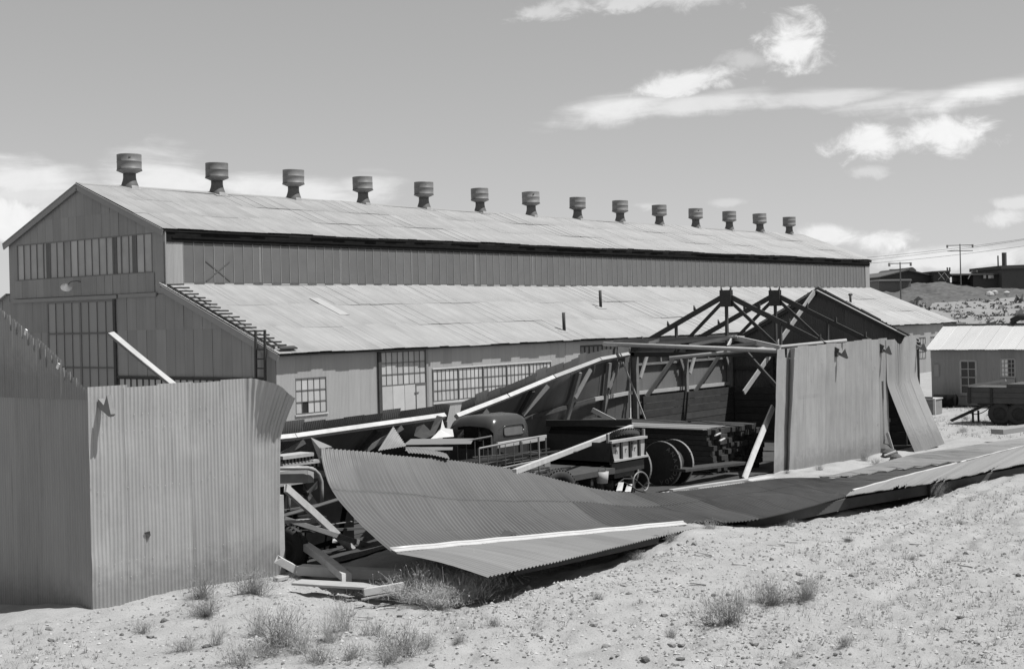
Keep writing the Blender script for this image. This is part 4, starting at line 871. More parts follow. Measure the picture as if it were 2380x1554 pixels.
# ------------------------------------------------------------------ vehicles and stores under the wreck
def tyre_parts(parent, c, axis_, R, wdt, rim=True, name='wheel', hub_m=None):
    z = Vector(axis_).normalized(); x, y, zz, _ = frame((0, 0, 0), z); M = Matrix((x, y, zz)).transposed().to_4x4(); M.translation = Vector(c); w = wdt / 2
    prof = [(R * .55, -w * .75), (R * .70, -w), (R * .88, -w * .98), (R * .97, -w * .72), (R, -w * .35), (R, w * .35), (R * .97, w * .72), (R * .88, w * .98), (R * .70, w), (R * .55, w * .75)]
    o = MB().lathe(prof, 28, M, True).build(name, M_rubber, parent, True)
    m = MB()
    for k in range(36):
        a = 2 * math.pi * k / 36
        for s in (-1, 1):
            p = M @ Vector((R * .985 * math.cos(a), R * .985 * math.sin(a), s * w * .62)); q = M @ Vector((R * 1.012 * math.cos(a), R * 1.012 * math.sin(a), s * w * .5)); m.beam(p, q, R * .06, w * .55)
    tag(m.build('tread', M_rubber, o), kind='stuff')
    if rim:
        MB().lathe([(0, w * .2), (R * .2, w * .35), (R * .3, w * .1), (R * .5, w * .2), (R * .56, w * .7), (R * .56, -w * .7), (R * .5, -w * .2), (R * .3, -w * .1), (R * .2, -w * .35), (0, -w * .2)], 20, M).build('rim', hub_m or M_iron, o, True)
    return o
def cab_truck():
    fz = -.42; x0, x1, yr = 25.42, 26.92, 21.0
    t = thing('truck', 'dark old truck with rounded cab and rear window under the leaning wall', 'truck', (26.2, 21, fz))
    # rounded cab: profile rings along Y
    def ring(y, top, inset):
        a, b = x0 + inset, x1 - inset; r = .26; z0 = .72; pts = []
        pts += [(a, z0), (a - .02 * (1 if inset < .1 else 0), 1.2), (a + .02, top - r)]
        for k in range(1, 7): q = math.pi / 2 * k / 6; pts.append((a + .02 + r - r * math.cos(q), top - r + r * math.sin(q)))
        for k in range(0, 7): q = math.pi / 2 * k / 6; pts.append((b - .02 - r + r * math.sin(q), top - r + r * math.cos(q)))
        pts += [(b, 1.2), (b, z0)]
        return [Vector((px, y, pz)) for px, pz in pts]
    rings = [ring(20.98, 1.72, .12), ring(21.0, 1.86, .05), ring(21.08, 1.95, .015), ring(21.25, 2.0, 0), ring(21.7, 2.02, 0), ring(22.1, 1.98, 0), ring(22.35, 1.88, .02), ring(22.55, 1.6, .03)]
    m = MB(); n = len(rings[0])
    for r in rings: m.v += [tuple(v) for v in r]
    for i in range(len(rings) - 1):
        for j in range(n - 1):
            if 1 <= i <= 4 and j in (1,) : continue          # the open door window on the near side
            if 1 <= i <= 4 and j == n - 3: continue
            a = i * n + j; m.f.append((a, a + n, a + n + 1, a + 1))
    body = smooth_by_angle(m.build('cab', M_truck, t), 50)
    # rear panel with a window opening
    wx0, wx1, wz0, wz1 = 25.84, 26.62, 1.50, 1.76
    rp = MB(); out = rings[0]; ctr = []
    def wp(k, nn=24):
        a = 2 * math.pi * k / nn; cx, cz = (wx0 + wx1) / 2, (wz0 + wz1) / 2; c_, s_ = math.cos(a), math.sin(a); e = .35
        return Vector((cx + (wx1 - wx0) / 2 * math.copysign(abs(c_) ** e, c_), 20.97, cz + (wz1 - wz0) / 2 * math.copysign(abs(s_) ** e, s_)))
    inner = [wp(k) for k in range(24)]
    outer = []
    for k in range(24):
        v = inner[k]; best = min(out, key=lambda q: (math.atan2(q.z - 1.6, (q.x - 26.17) * .8) - math.atan2(v.z - 1.6, (v.x - 26.17) * .8)) ** 2)
        outer.append(best)
    rp.v = [tuple(v) for v in inner] + [tuple(v) for v in outer]; rp.f = [(k, (k + 1) % 24, 24 + (k + 1) % 24, 24 + k) for k in range(24)]
    back = smooth_by_angle(rp.build('rear_panel', M_truck, t), 60)
    MB().add(inner, [tuple(range(24))]).build('rear_window', M_backglass, back)
    fr = MB().path([v + Vector((0, -.008, 0)) for v in inner] + [inner[0] + Vector((0, -.008, 0))], .018, 6).build('window_rim', M_truck, back, True)
    MB().bx(x0 - .03, x0 + .03, 22.45, 22.53, 1.3, 1.85).build('window_pillar', M_truck, t); MB().bx(x0 + .01, x0 + .04, 21.45, 21.9, 1.28, 1.75).build('vent_glass', M_black, t)
    MB().bx(x0 + .1, x1 - .1, 21.3, 21.6, .8, 1.35).build('seat', M_iron, t)
    m = MB(); m.bx(x0 + .1, x1 - .1, 22.5, 24.0, .7, 1.25); m.build('bonnet', M_truck, t)
    for s in (x0 - .02, x1 - .28): MB().bx(s, s + .3, 22.6, 23.9, .45, .85).build('mudguard', M_truck, t)
    # stake bed with a board head
    bed = MB().bx(x0 - .25, x1 + .45, 18.75, 20.85, .55, .68).build('bed', M_dark, t)
    a = onY(1196, 1018, 20.7); b = onY(1262, 1006, 20.7); beam_obj('head_board', (x0 - .1, 20.75, 1.33), (x1 + .35, 20.75, 1.36), .05, .14, M_grey, parent=t)
    for xx in (x0 - .05, 26.2, x1 + .3): MB().bx(xx - .03, xx + .03, 20.72, 20.78, .6, 1.36).build('stake', M_dark, t)
    for y in (19.4, 23.3):
        for xx in (x0 + .05, x1 - .05): tyre_parts(t, (xx, y, fz + .42), (1, 0, 0), .42, .24)
    MB().bx(x0 + .4, x0 + .5, 18.8, 24, .35, .5).build('chassis_rail', M_iron, t); MB().bx(x1 - .5, x1 - .4, 18.8, 24, .35, .5).build('chassis_rail', M_iron, t)
M_backglass = material('dusty_back_glass', .11, .35, var=.2, spec=.5)
cab_truck()
def letters(parent, text, origin, xd, zd, size, mat, name='lettering', step=None):
    """raised painted letters on a flat face"""
    for i, ch in enumerate(text):
        cu = bpy.data.curves.new('glyph', 'FONT'); cu.body = ch; cu.size = size; cu.resolution_u = 3; cu.align_x = 'CENTER'; cu.align_y = 'CENTER'
        ob = bpy.data.objects.new('glyph', cu); C.objects.link(ob); dg = bpy.context.evaluated_depsgraph_get(); ev = ob.evaluated_get(dg); me = ev.to_mesh()
        o_, x_, z_ = origin(i) if callable(origin) else (origin + Vector(xd) * (step * i), Vector(xd), Vector(zd))
        vs = [o_ + x_ * v.co.x + z_ * v.co.y for v in me.vertices]; MB().add(vs, [tuple(p.vertices) for p in me.polygons]).build('letter', mat, parent)
        ev.to_mesh_clear(); bpy.data.objects.remove(ob); bpy.data.curves.remove(cu)
def dump_truck():
    fz = -.40; Y = 19.0; a, b = 27.5, 29.1; z0, z1 = .84, 1.27
    t = thing('tipper_truck', 'battered truck bed with a panelled tailgate and spare tyre, beside the cable reels', 'truck', (28.3, 19, fz))
    tg = MB().bx(a + .1, b - .05, Y - .03, Y + .02, z0, z1).build('tailgate', M_tail, t)
    for k in range(3): MB().bx(a + .42 + k * .40, a + .50 + k * .40, Y - .075, Y - .03, z0, z1).build('stiffener', M_iron, tg)
    MB().bx(a, b, Y - .09, Y + .05, z1 - .01, z1 + .05).build('top_rail', M_grey, tg); MB().bx(a + .08, b, Y - .10, Y + .05, z0 - .05, z0).build('bottom_rail', M_grey, tg)
    letters(tg, 'nrr', Vector((a + .27, Y - .036, z0 + .20)), (1, 0, 0), (0, 0, 1), .22, M_iron, step=.41)
    for k in range(2): MB().bx(a + .12 + k * .75, a + .3 + k * .75, Y - .12, Y - .03, z1 - .10, z1 - .05).build('hinge', M_iron, tg)
    for x in (a, b):
        MB().add([(x, Y - .05, z1), (x, Y - .02, z0 - .1), (x, Y + 3.2, z0 - .1), (x, Y + 3.2, z1)], [(0, 1, 2, 3)]).build('bed_side', M_iron, t)
        MB().add([(x - .02, Y - .06, z1), (x + .1 * (1 if x == a else -1), Y - .1, z0 - .08), (x, Y + .25, z0 - .08)], [(0, 1, 2)]).build('corner_plate', M_iron, t)
        MB().bx(x - .03, x + .03, Y, Y + .06, z1, z1 + .22).build('stake', M_wood, t)
    MB().bx(a, b, Y, Y + 3.2, z0 - .1, z0 - .04).build('bed_floor', M_iron, t)
    MB().bx(a + .35, b - .35, Y + .1, Y + 4, .35, .6).build('chassis_rail', M_iron, t)
    MB().tube((a + .05, Y + .7, .1), (b - .05, Y + .7, .1), .09, 8).build('axle', M_iron, t, True); MB().lathe([(0, -.2), (.16, -.15), (.2, 0), (.16, .15), (0, .2)], 16, Matrix.Translation((28.25, Y + .65, .1)) @ Matrix.Rotation(math.pi / 2, 4, 'X')).build('differential', M_iron, t, True)
    for x in (a + .12, b - .12): tyre_parts(t, (x, Y + .7, fz + .42), (1, 0, 0), .42, .24)
    tag(tyre_parts(None, (28.85, Y + .45, 1.30), (.25, .35, 1), .40, .22, True, 'spare_tyre'), 'worn spare tyre lying on top of the truck bed by the tailgate', 'tyre')
    MB().bx(a + .1, b - .05, Y + .0, Y + .05, z0 - .35, z0 - .06).build('skirt_plate', M_iron, t)
dump_truck()
p = onY(1300, 1112, 18.55); tag(tyre_parts(None, (p.x, 18.62, p.z - .26), (.35, 1, .15), .47, .24, True, 'loose_tyre'), 'loose tyre showing over the top edge of the fallen roof', 'tyre')
def bucket():
    p = gnd(1400, 1130); p = onY(1400, 1122, 18.75)
    t = thing('bucket', 'pale paint pail standing beside the truck wheel', 'bucket', tuple(p))
    MB().lathe([(.0, 0), (.13, 0), (.16, .28), (.15, .28), (.12, .02), (0, .02)], 18, Matrix.Translation(p)).build('pail', M_tail, t, True)
    MB().path([p + Vector((.16 * math.cos(k * math.pi / 8), 0, .28 + .12 * math.sin(k * math.pi / 8))) for k in range(9)], .006, 5).build('handle', M_iron, t, True)
bucket()
def reel(x, y, R, label, lett):
    fz = gz(x, y); w = .62; t = thing('cable_reel', label, 'cable reel', (x, y, fz), 'cable reels'); 
    for k, xx in enumerate((x, x + w)):
        M = Matrix.Translation((xx, y, fz + R)) @ Matrix.Rotation(math.pi / 2, 4, 'Y')
        f = MB().lathe([(0, -.03), (R, -.03), (R, .03), (0, .03)], 40, M).build('flange', M_reel, t)
        MB().lathe([(R - .004, -.035), (R + .012, -.035), (R + .012, .035), (R - .004, .035)], 40, M, True).build('rim_band', M_wood, f)
        for j in range(5): MB().bx(xx - .034 - .002 * j, xx - .031, y - R * .93 + j * .22 * R * 1.8, y - R * .93 + j * .22 * R * 1.8 + .01, fz + .5 * R, fz + 1.5 * R).build('plank_joint', M_tar, f)
        if lett and k == 0:
            ctr = Vector((xx - .036, y, fz + R)); rr = R * .78
            def org(i):
                a = math.radians(58 - i * 21); d = Vector((0, -math.cos(a), math.sin(a))); return ctr + d * rr, Vector((0, -math.sin(a) * 1, -math.cos(a))), d
            letters(f, 'ANACONDA', org, None, None, .17, M_pipe)
    M = Matrix.Translation((x, y, fz + R)) @ Matrix.Rotation(math.pi / 2, 4, 'Y')
    MB().lathe([(R * .62, .03), (R * .62, w - .03)], 32, M).build('barrel', M_tar, t, True)
reel(29.75, 20.25, .60, 'wooden cable reel half hidden behind the tailgate', False)
reel(31.05, 19.75, .61, 'wooden cable reel with stencilled lettering round its flange', True)
ORD = ['first', 'second', 'third', 'fourth', 'fifth', 'sixth', 'seventh', 'eighth', 'ninth', 'tenth', 'eleventh', 'twelfth', 'thirteenth', 'fourteenth', 'fifteenth']
def timbers():
    xs = 34.0; r = random.Random(8); w = .205; h = .152
    me = MB().bx(0, w - .012, 0, 6.0, 0, h - .012).mesh('timber', M_tar)
    for j in range(9):
        for i in range(15):
            if j == 8 and i > 13: continue
            y0 = 19.95 + r.uniform(-.12, .14); o = inst('timber', me, Matrix.Translation((xs + i * w + r.uniform(-.004, .004), y0, -.34 + j * h + (.015 if j else 0))) @ Matrix.Rotation(r.uniform(-.004, .004), 4, 'Z'))
            tag(o, 'dark square timber, %s from the left in the %s row of the timber stack' % (ORD[i], 'top' if j == 8 else 'bottom' if j == 0 else ORD[j] + ' lowest'), 'timber', 'timbers stacked inside the shed')
    for i in range(5):
        beam_obj('plank', (33.95 + i * .27, 20.1, 1.055 + .012 * (i % 2)), (33.9 + i * .27, 26.0, 1.055 + .012 * (i % 2)), .26, .035, M_wood, 'long plank lying on top of the timber stack, %s from the left' % ORD[i], 'plank', group='planks on the timber stack')
    for (x, z, y) in ((33.98, .92, 19.6), (33.95, .78, 19.45)): beam_obj('stick', (x - .3, y, z), (x + .15, y + .1, z + .03), .05, .035, M_new, '%s pale wood strip poking out of the timber stack' % ('upper' if z > .85 else 'lower'), 'stick', group='strips in the timber stack')
timbers()
def pipe_rack():
    t = thing('pipe_rack', 'iron rack of thin bars holding rods behind the fallen roof', 'rack', (23.6, 19.3, -.35)); r = random.Random(5)
    for (y, zz) in ((19.0, 1.66), (20.4, 1.62)):
        m = 22.55; n = 24.68
        for a, b in (((m, y, zz - .08), (n, y, zz)), ((m, y, .45), (n, y, .55)), ((m, y, -.35), (m, y, zz - .08)), ((n, y, -.35), (n, y, zz)), ((m, y, 1.05), (n, y, 1.12))): MB().tube(a, b, .024, 6).build('frame_bar', M_pipe if y < 20 else M_bar, t)
        for k in range(1, 7): x = m + (n - m) * k / 7; MB().tube((x, y, .45), (x, y, zz - .07), .009, 5).build('bar', M_bar, t)
    g = 'rods lying in the pipe rack'
    for k in range(34):
        y = r.uniform(19.1, 20.3); z = .55 + r.random() * .75; x = r.uniform(20.4, 21.8); o = MB().tube((x, y, z), (x + r.uniform(3.2, 4.6), y + r.uniform(-.3, .3), z + r.uniform(-.1, .1)), r.choice((.012, .018, .022)), 5).build('rod', M_iron if k % 3 else M_bar); tag(o, 'thin iron rod lying in the rack behind the fallen roof', 'rod', g)
pipe_rack()
def engine():
    fz = -.35; t = thing('engine_set', 'engine with fuel tank, fan and bent pipe frame beside the standing corner wall', 'engine', (17.9, 20.2, fz))
    Y = 20.0; P = lambda x, y, d=0: onY(x, y, Y + d)
    pts = [P(640, 1088), P(715, 1087), P(731, 1092), P(741, 1102), P(747, 1118), P(748, 1135), P(748, 1170)]
    MB().path(pts, .04, 10).build('pipe_frame', M_fr, t, True)
    a = P(640, 1096, .15); b = P(725, 1119, .15); MB().bx(a.x, b.x, Y + .1, Y + .55, b.z, a.z).build('fuel_tank', M_tail, t); MB().bx(b.x - .16, b.x + .004, Y + .095, Y + .555, b.z - .004, a.z + .004).build('tank_end', M_grey, t)
    c = P(705, 1150, .2); MB().bx(c.x - .8, c.x + .0, Y + .2, Y + .7, c.z - .35, c.z + .22).build('block', M_iron, t)
    # fan
    f = MB().tube(c + Vector((.0, .1, .02)), c + Vector((.22, .1, .02)), .05, 8).build('fan', M_iron, t)
    for k in range(4):
        an = k * math.pi / 2 + .9; d = Vector((0, math.cos(an), math.sin(an))); s = Vector((0, -math.sin(an), math.cos(an))); q = c + Vector((.20, .1, .02)); MB().add([q + s * .04, q + d * .30 + s * .10, q + d * .33 - s * .05 + Vector((.07, 0, 0)), q - s * .04 + Vector((.03, 0, 0))], [(0, 1, 2, 3)]).build('blade', M_tail, f)
    MB().path([c + Vector((-.45, -.1, .25)), c + Vector((-.5, -.15, .1)), c + Vector((-.52, -.15, -.1)), c + Vector((-.5, -.1, -.3))], .035, 8).build('hose', M_pipe, t, True)
    for k in range(4): z = P(740, 1172 + k * 5).z; MB().tube((16.6, Y + .05 + k * .12, z), (P(752, 1172).x + .05, Y + .05 + k * .12, z), .012, 5).build('grate_bar', M_bar, t)
    MB().bx(16.4, 19.0, Y + .05, Y + .9, .40, .50).build('skid', M_iron, t)
    wp = onY(690, 1276, 19.3); tyre_parts(t, (wp.x - .22, 19.35, wp.z + .02), (1, .25, 0), .46, .24)
    MB().beam((16.4, 19.4, .55), (20.2, 20.0, .1), .08, .05).build('drawbar', M_bar, t)
    MB().bx(16.8, 20.3, 20.6, 21.8, -.3, 1.2).build('housing', M_nearblack, t)
    g = thing('track_plates', 'two pale ribbed plates stacked behind the engine pipe frame', 'plates', tuple(P(690, 1075, 1.0)))
    for yy in (1060, 1076):
        a = onY(650, yy, 21.0); b = onY(735 if yy > 1070 else 722, yy - 4, 21.0); m = MB().bx(a.x, b.x, 20.9, 21.3, b.z - .02, b.z + .05).build('plate', M_tail, g)
        for k in range(9): x = a.x + (b.x - a.x) * (k + .3) / 9; MB().bx(x, x + .05, 20.88, 20.95, b.z - .09, b.z - .02).build('tooth', M_iron, m)
M_fr = material('pipe_frame_paint', .28, .5, .1, var=.1)
engine()

# ------------------------------------------------------------------ broken timbers
def B(label, p0, p1, w, h, mat, up=(0, 0, 1), name='beam', group=None): return beam_obj(name, p0, p1, w, h, mat, label, 'beam', group=group, up=up)
B('pale plank sticking up behind the standing corner wall', onY(258, 775, 21.5), onY(420, 908, 20.2), .15, .06, M_new, (.1, -.8, .6))
B('long pale pole propped over the fallen roof against the truck', onY(1195, 1096, 18.15), onY(1468, 992, 20.6), .10, .12, M_new)
B('pale brace leaning at the left end of the standing front wall', onY(1730, 1112, 18.4), onY(1797, 945, 19.1), .06, .17, M_new, (1, 0, 0))
B('pale long brace slanting down beside the engine', onY(664, 1134, 19.15), onY(830, 1288, 19.75), .17, .07, M_new, (-.3, -.8, .5))
B('shaded lower end of the slanting brace by the engine', onY(826, 1284, 19.75), onY(862, 1318, 19.9), .17, .07, M_wood, (-.3, -.8, .5))  # brace continued in darker wood, its shade put into the colour
B('thick short beam lying aslant below the engine', onY(706, 1266, 19.1), onZ(806, 1341, .09), .17, .13, M_new, (-.2, -.5, .85))
B('short beam end beside the corner post of the standing wall', onY(645, 1300, 18.35), onY(700, 1330, 18.1), .12, .14, M_new)
B('horizontal board poking from the engine past the wall edge', onY(660, 1212, 18.9), onY(718, 1209, 18.9), .10, .06, M_grey)
sill_a = onZ(705, 1331, .02); sill_b = onZ(950, 1337, .02)
B('heavy grey sill lying across the open shed front', sill_a + Vector((.2, .3, 0)), sill_b + Vector((0, .1, 0)), .22, .17, M_grey)
B('thin grey rail lying in the dark under the fallen roof', onY(660, 1205, 19.2), onY(860, 1268, 19.6), .05, .10, M_wood)
B('squared board lying on the sand before the big dry bush', onZ(845, 1376, .10), onZ(985, 1352, .10), .05, .12, M_grey, name='board')
B('flat weathered board on the sand by the beam end', onZ(690, 1352, .05), onZ(905, 1365, .04), .35, .04, M_grey, name='board')
B('dark stick lying on the sand under the squared board', onZ(840, 1392, .03), onZ(925, 1376, .03), .03, .03, M_wood, name='stick')
B('small board chip on the sand at the wall foot', gnd(640, 1351) + Vector((0, 0, .03)), gnd(665, 1345) + Vector((0, 0, .03)), .10, .06, M_grey, name='board')
B('thin pale rod leaning on the leaning back wall', onY(1448, 842, 25.3), onY(1502, 980, 24.6), .04, .05, M_grey, name='rod')
B('loose board leaning in front of the lit panel', onY(1377, 952, 24.3), onY(1432, 980, 23.6), .05, .14, M_grey, name='board')
B('dark tarred plank along the far stack top', onY(1270, 983, 25.0), onY(1468, 982, 22.3), .06, .20, M_tar, name='plank')
B('pale short strip high on the inside of the front wall', onY(2252, 1075, 19.4) if False else onY(1810, 829, 19.5), onY(1840, 826, 19.6), .05, .05, M_new, name='strip')
B('dark long brace crossing the open bay', onY(1732, 815, 21.0), onY(1812, 905, 19.2), .06, .14, M_dark)
B('pale planks lying at the foot of the standing front wall', onZ(1735, 1118, -.15), onZ(1790, 1108, -.15), .30, .05, M_new, name='plank')
B('pale plank lying along the top edge of the fallen roof', onZ(1560, 1139, .07), onZ(1735, 1114, .03), .14, .05, M_grey, name='plank')
B('weathered plank half buried at the right of the soil', onZ(2360, 1106, .08), onZ(2480, 1092, .06), .2, .06, M_wood, name='plank')
B('pale stick across the rubble at the kicked out sheets', onZ(2055, 1058, .0), onZ(2082, 1048, .1), .04, .05, M_new, name='stick')
B('short pale stick on the ground by the kicked out sheets', onZ(2106, 1066, -.1), onZ(2142, 1072, -.1), .05, .05, M_new, name='stick')
B('pale board leaning inside the gap of the kicked sheets', onY(2074, 1045, 18.3), onY(2062, 1005, 18.5), .03, .14, M_grey, name='board')
for q in range(6):
    y = 22.6 + q * .28; beam_obj('strip', onY(1160 + q * 14, 1000 - q * 4, y), onY(1205 + q * 20, 960 - q * 5, y + .2), .03, .03, M_bar, None, None) if False else None
rsx = random.Random(17)
for k in range(34):
    px, py = rsx.choice([(rsx.uniform(690, 980), rsx.uniform(1360, 1440)), (rsx.uniform(1200, 1700), rsx.uniform(1290, 1400)), (rsx.uniform(1700, 2350), rsx.uniform(1180, 1330))])
    p = gnd(px, py); a = rsx.uniform(0, 3.1); L = rsx.uniform(.08, .38); d = Vector((math.cos(a) * L, math.sin(a) * L, rsx.uniform(-.01, .03))); p.z += .015
    tag(beam_obj('splinter', p, p + d, rsx.uniform(.012, .035), rsx.uniform(.01, .02), rsx.choice((M_grey, M_wood, M_new))), 'small splinter of wood lying on the sand before the wreck', 'splinter', 'splinters strewn on the sand')
rdb = random.Random(23)
for k in range(46):
    x = rdb.uniform(17.2, 28.5); y = rdb.uniform(18.9, 22.6); z = rdb.uniform(-.2, .9); a = rdb.uniform(0, 3.14); L = rdb.uniform(.6, 2.4); d = Vector((math.cos(a) * L, math.sin(a) * L * .6, rdb.uniform(-.35, .35)))
    if 25.2 < x < 29.3: z += .35
    p = Vector((x, y, z)); tag(beam_obj('broken_board', p, p + d, rdb.choice((.05, .1, .15)), rdb.choice((.02, .03, .05)), rdb.choice((M_wood, M_dark, M_bar, M_fasc, M_grey) if k % 5 else (M_grey, M_new))), 'broken board in the tangle under the collapsed roof', 'board', 'broken boards under the wreck')
def hoses():
    p = onZ(1440, 1132, -.1); t = tag(MB().path([onY(1445, 1118, 18.9), onY(1460, 1125, 18.7), onY(1480, 1138, 18.5), onY(1505, 1146, 18.3)], .022, 6).build('hose', M_iron, None, True), 'dark hose trailing over the top edge of the fallen roof', 'hose')
    pts = []
    for k in range(24):
        a = k / 23 * 2 * math.pi * .9; pts.append(onY(1483 + 14 * math.cos(a + 2.2) + k * .6, 1118 + 22 * math.sin(a + 2.2), 18.7))
    tag(MB().path(pts, .02, 6).build('hose', M_pipe, None, True), 'looped hose standing up before the cable reels', 'hose')
    tag(MB().path([onY(1430, 1128, 18.8), onY(1450, 1112, 18.9), onY(1475, 1112, 18.9), onY(1500, 1135, 18.6)], .018, 6).build('hose', M_rubber, None, True), 'second dark hose beside the looped one', 'hose')
    for (a, b, c, d) in ((1432, 1140, 1446, 1120), (1452, 1142, 1466, 1124)):
        m = MB(); m.add([onY(a, b, 18.5), onY(c, b, 18.45), onY(d if 0 else c + 4, d, 18.7), onY(a + 6, d, 18.8)], [(0, 1, 2, 3)]); tag(m.build('torn_tin', M_newtin), 'bright torn scrap of tin lying by the hoses, %s' % ('nearer the wheel' if a < 1440 else 'nearer the reels'), 'tin scrap')
    b = MB(); pr = onZ(1600, 1112, .05); beam_obj('slab', onY(1575, 1092, 19.2), onY(1720, 1075, 19.2), .5, .08, M_tar, 'dark bench slab before the timber stack', 'slab')
hoses()
for i in range(3):
    p = gnd(2055 + i * 14, 1052 + i * 8); tag(MB().lathe([(0, -.05), (.34, 0), (.30, .18), (.16, .30), (0, .33)], 12, Matrix.Translation(p) @ Matrix.Scale(1 - .2 * i, 4)).build('tumbleweed', M_earth, None), ['dark rubble lump against the foot of the kicked out sheets', 'middle dark rubble lump by the kicked out sheets', 'smallest dark rubble lump by the kicked out sheets'][i], 'rubble')

# ------------------------------------------------------------------ hut, trailer and yard things at right
def hut():
    fz = -.5; X = 65.5; y1 = 25.8; y0 = 13.0; t = thing('hut', 'small tin hut with a pale corrugated roof and two sash windows', 'hut', (X, 20, fz))
    ze = onX(2150, 813, X - .25).z; yl = onX(2150, 813, X - .25).y; rp = onX(2192, 757, X + 2.3); zr = rp.z
    wl = MB().bx(X + .05, X + 4.6, y0, y1, fz, ze).build('wall', M_dark, t)
    tops = onX(2232, 838, X); bt = onX(2270, 915, X); t2 = onX(2326, 834, X); b2 = onX(2360, 876, X)
    w1 = (bt.y, tops.y, bt.z, tops.z); w2 = (b2.y, t2.y, b2.z, t2.z)
    wall_sheets(wl, (X, 0, 0), (0, 1, 0), (-1, 0, 0), y0, y1, fz + .1, lambda u: ze + .02, M_hut, [w1, w2], .66, (), 5)
    wall_sheets(wl, (0, y1, 0), (1, 0, 0), (0, 1, 0), X, X + 4.6, fz + .1, lambda u: ze + (zr - ze) * max(0, 1 - abs(u - X - 2.3) / 2.4), M_hut, (), .66, (), 5)
    wa = window(t, (X, 0, 0), (0, 1, 0), (-1, 0, 0), w1[0], w1[1], w1[2], w1[3], 2, 4, M_hutbar, M_black, .04, .09)
    MB().bx(X - .12, X + .02, w1[0] - .05, w1[1] + .05, w1[2] - .08, w1[2] - .02).build('sill', M_rake, wa)
    MB().bx(X - .05, X + .02, w1[0], w1[1], (w1[2] + w1[3]) / 2 - .03, (w1[2] + w1[3]) / 2 + .03).build('meeting_rail', M_rake, wa)
    wb = window(t, (X, 0, 0), (0, 1, 0), (-1, 0, 0), w2[0], w2[1], w2[2], w2[3], 4, 4, M_hutbar, M_white, .03, .08, dark={(0, j) for j in range(4)} | {(1, 0), (1, 1), (1, 2), (1, 3)})
    MB().bx(X - .08, X + .01, w2[0], w2[1], fz + 1.15, w2[2] - .08).build('panel', M_gable, wb)
    rd = MB(); rd.add([(X - .2, y0, ze - .03), (X - .2, yl, ze - .03), (X + 2.3, yl, zr - .03), (X + 2.3, y0, zr - .03), (X + 4.9, yl, ze - .03), (X + 4.9, y0, ze - .03)], [(0, 1, 2, 3), (3, 2, 4, 5)]); rf = rd.build('roof', M_dark, t)
    n = 18; cov = (yl - y0) / n; d = Vector((2.55, 0, zr - ze)); me = corr('roof_sheet', cov + .06, d.length, M_hutroof, None, 1, 6)
    for i in range(n): inst('roof_sheet', me, place((X - .25, yl - i * cov, ze + .012 * (i % 2)), (0, -1, 0), d), rf)
    MB().tube((X + 2.3, y0, zr + .03), (X + 2.3, yl + .02, zr + .03), .05, 8).build('ridge_cap', M_bar, rf, True)
    MB().bx(X + .05, X + .1, y0, y1, fz, fz + .12).build('sill_beam', M_tar, t)
    q = onX(2362, 750, X + 2.4); MB().path([q + Vector((0, .1, -.1)), q + Vector((0, .15, .12)), q + Vector((0, -.15, .28)), q + Vector((0, -.9, .30))], .17, 10).build('flue', M_tar, t, True)
    MB().bx(X - .06, X - .02, y1 - .4, y1 - .15, 1.0, 1.6).build('meter_box', M_hut, t)
M_hutbar = material('hut_window_frame', .28, .7, var=.08)
hut()
def drum():
    p = onX(2172, 925, 64.7); q = onX(2222, 925, 64.7); fz = -.45
    t = thing('oil_drum', 'dark drum lying on its side against the hut wall', 'drum', (64.7, (p.y + q.y) / 2, fz)); L = abs(p.y - q.y); M = Matrix.Translation((64.7, p.y, fz + .32)) @ Matrix.Rotation(math.pi / 2, 4, 'X')
    MB().lathe([(0, 0), (.30, .0), (.32, .02), (.30, .04), (.30, L * .33), (.32, L * .35), (.30, L * .37), (.30, L * .64), (.32, L * .66), (.30, L * .68), (.30, L - .04), (.32, L - .02), (.30, L), (0, L)], 24, M).build('shell', M_nearblack, t, True)
    p = onX(2164, 970, 60.0)
    t = thing('wooden_crate', 'small wooden crate with pale edges near the hut corner', 'crate', (60, p.y, -.45)); y1, y0 = p.y + .8, p.y - .2; z0, z1 = -.45, .26
    MB().bx(60.02, 60.9, y0 + .03, y1, z0, z1 - .03).build('box', M_wood, t)
    MB().bx(59.97, 60.95, y0 - .01, y1, z1 - .03, z1 + .02).build('lid', M_new, t); MB().bx(59.98, 60.05, y0 - .01, y0 + .09, z0, z1 - .03).build('corner_post', M_new, t)
    for k in range(4): MB().bx(59.995, 60.02, y0 + .1, y1, z0 + .04 + k * .2, z0 + .21 + k * .2).build('slat', M_wood, t)
drum()
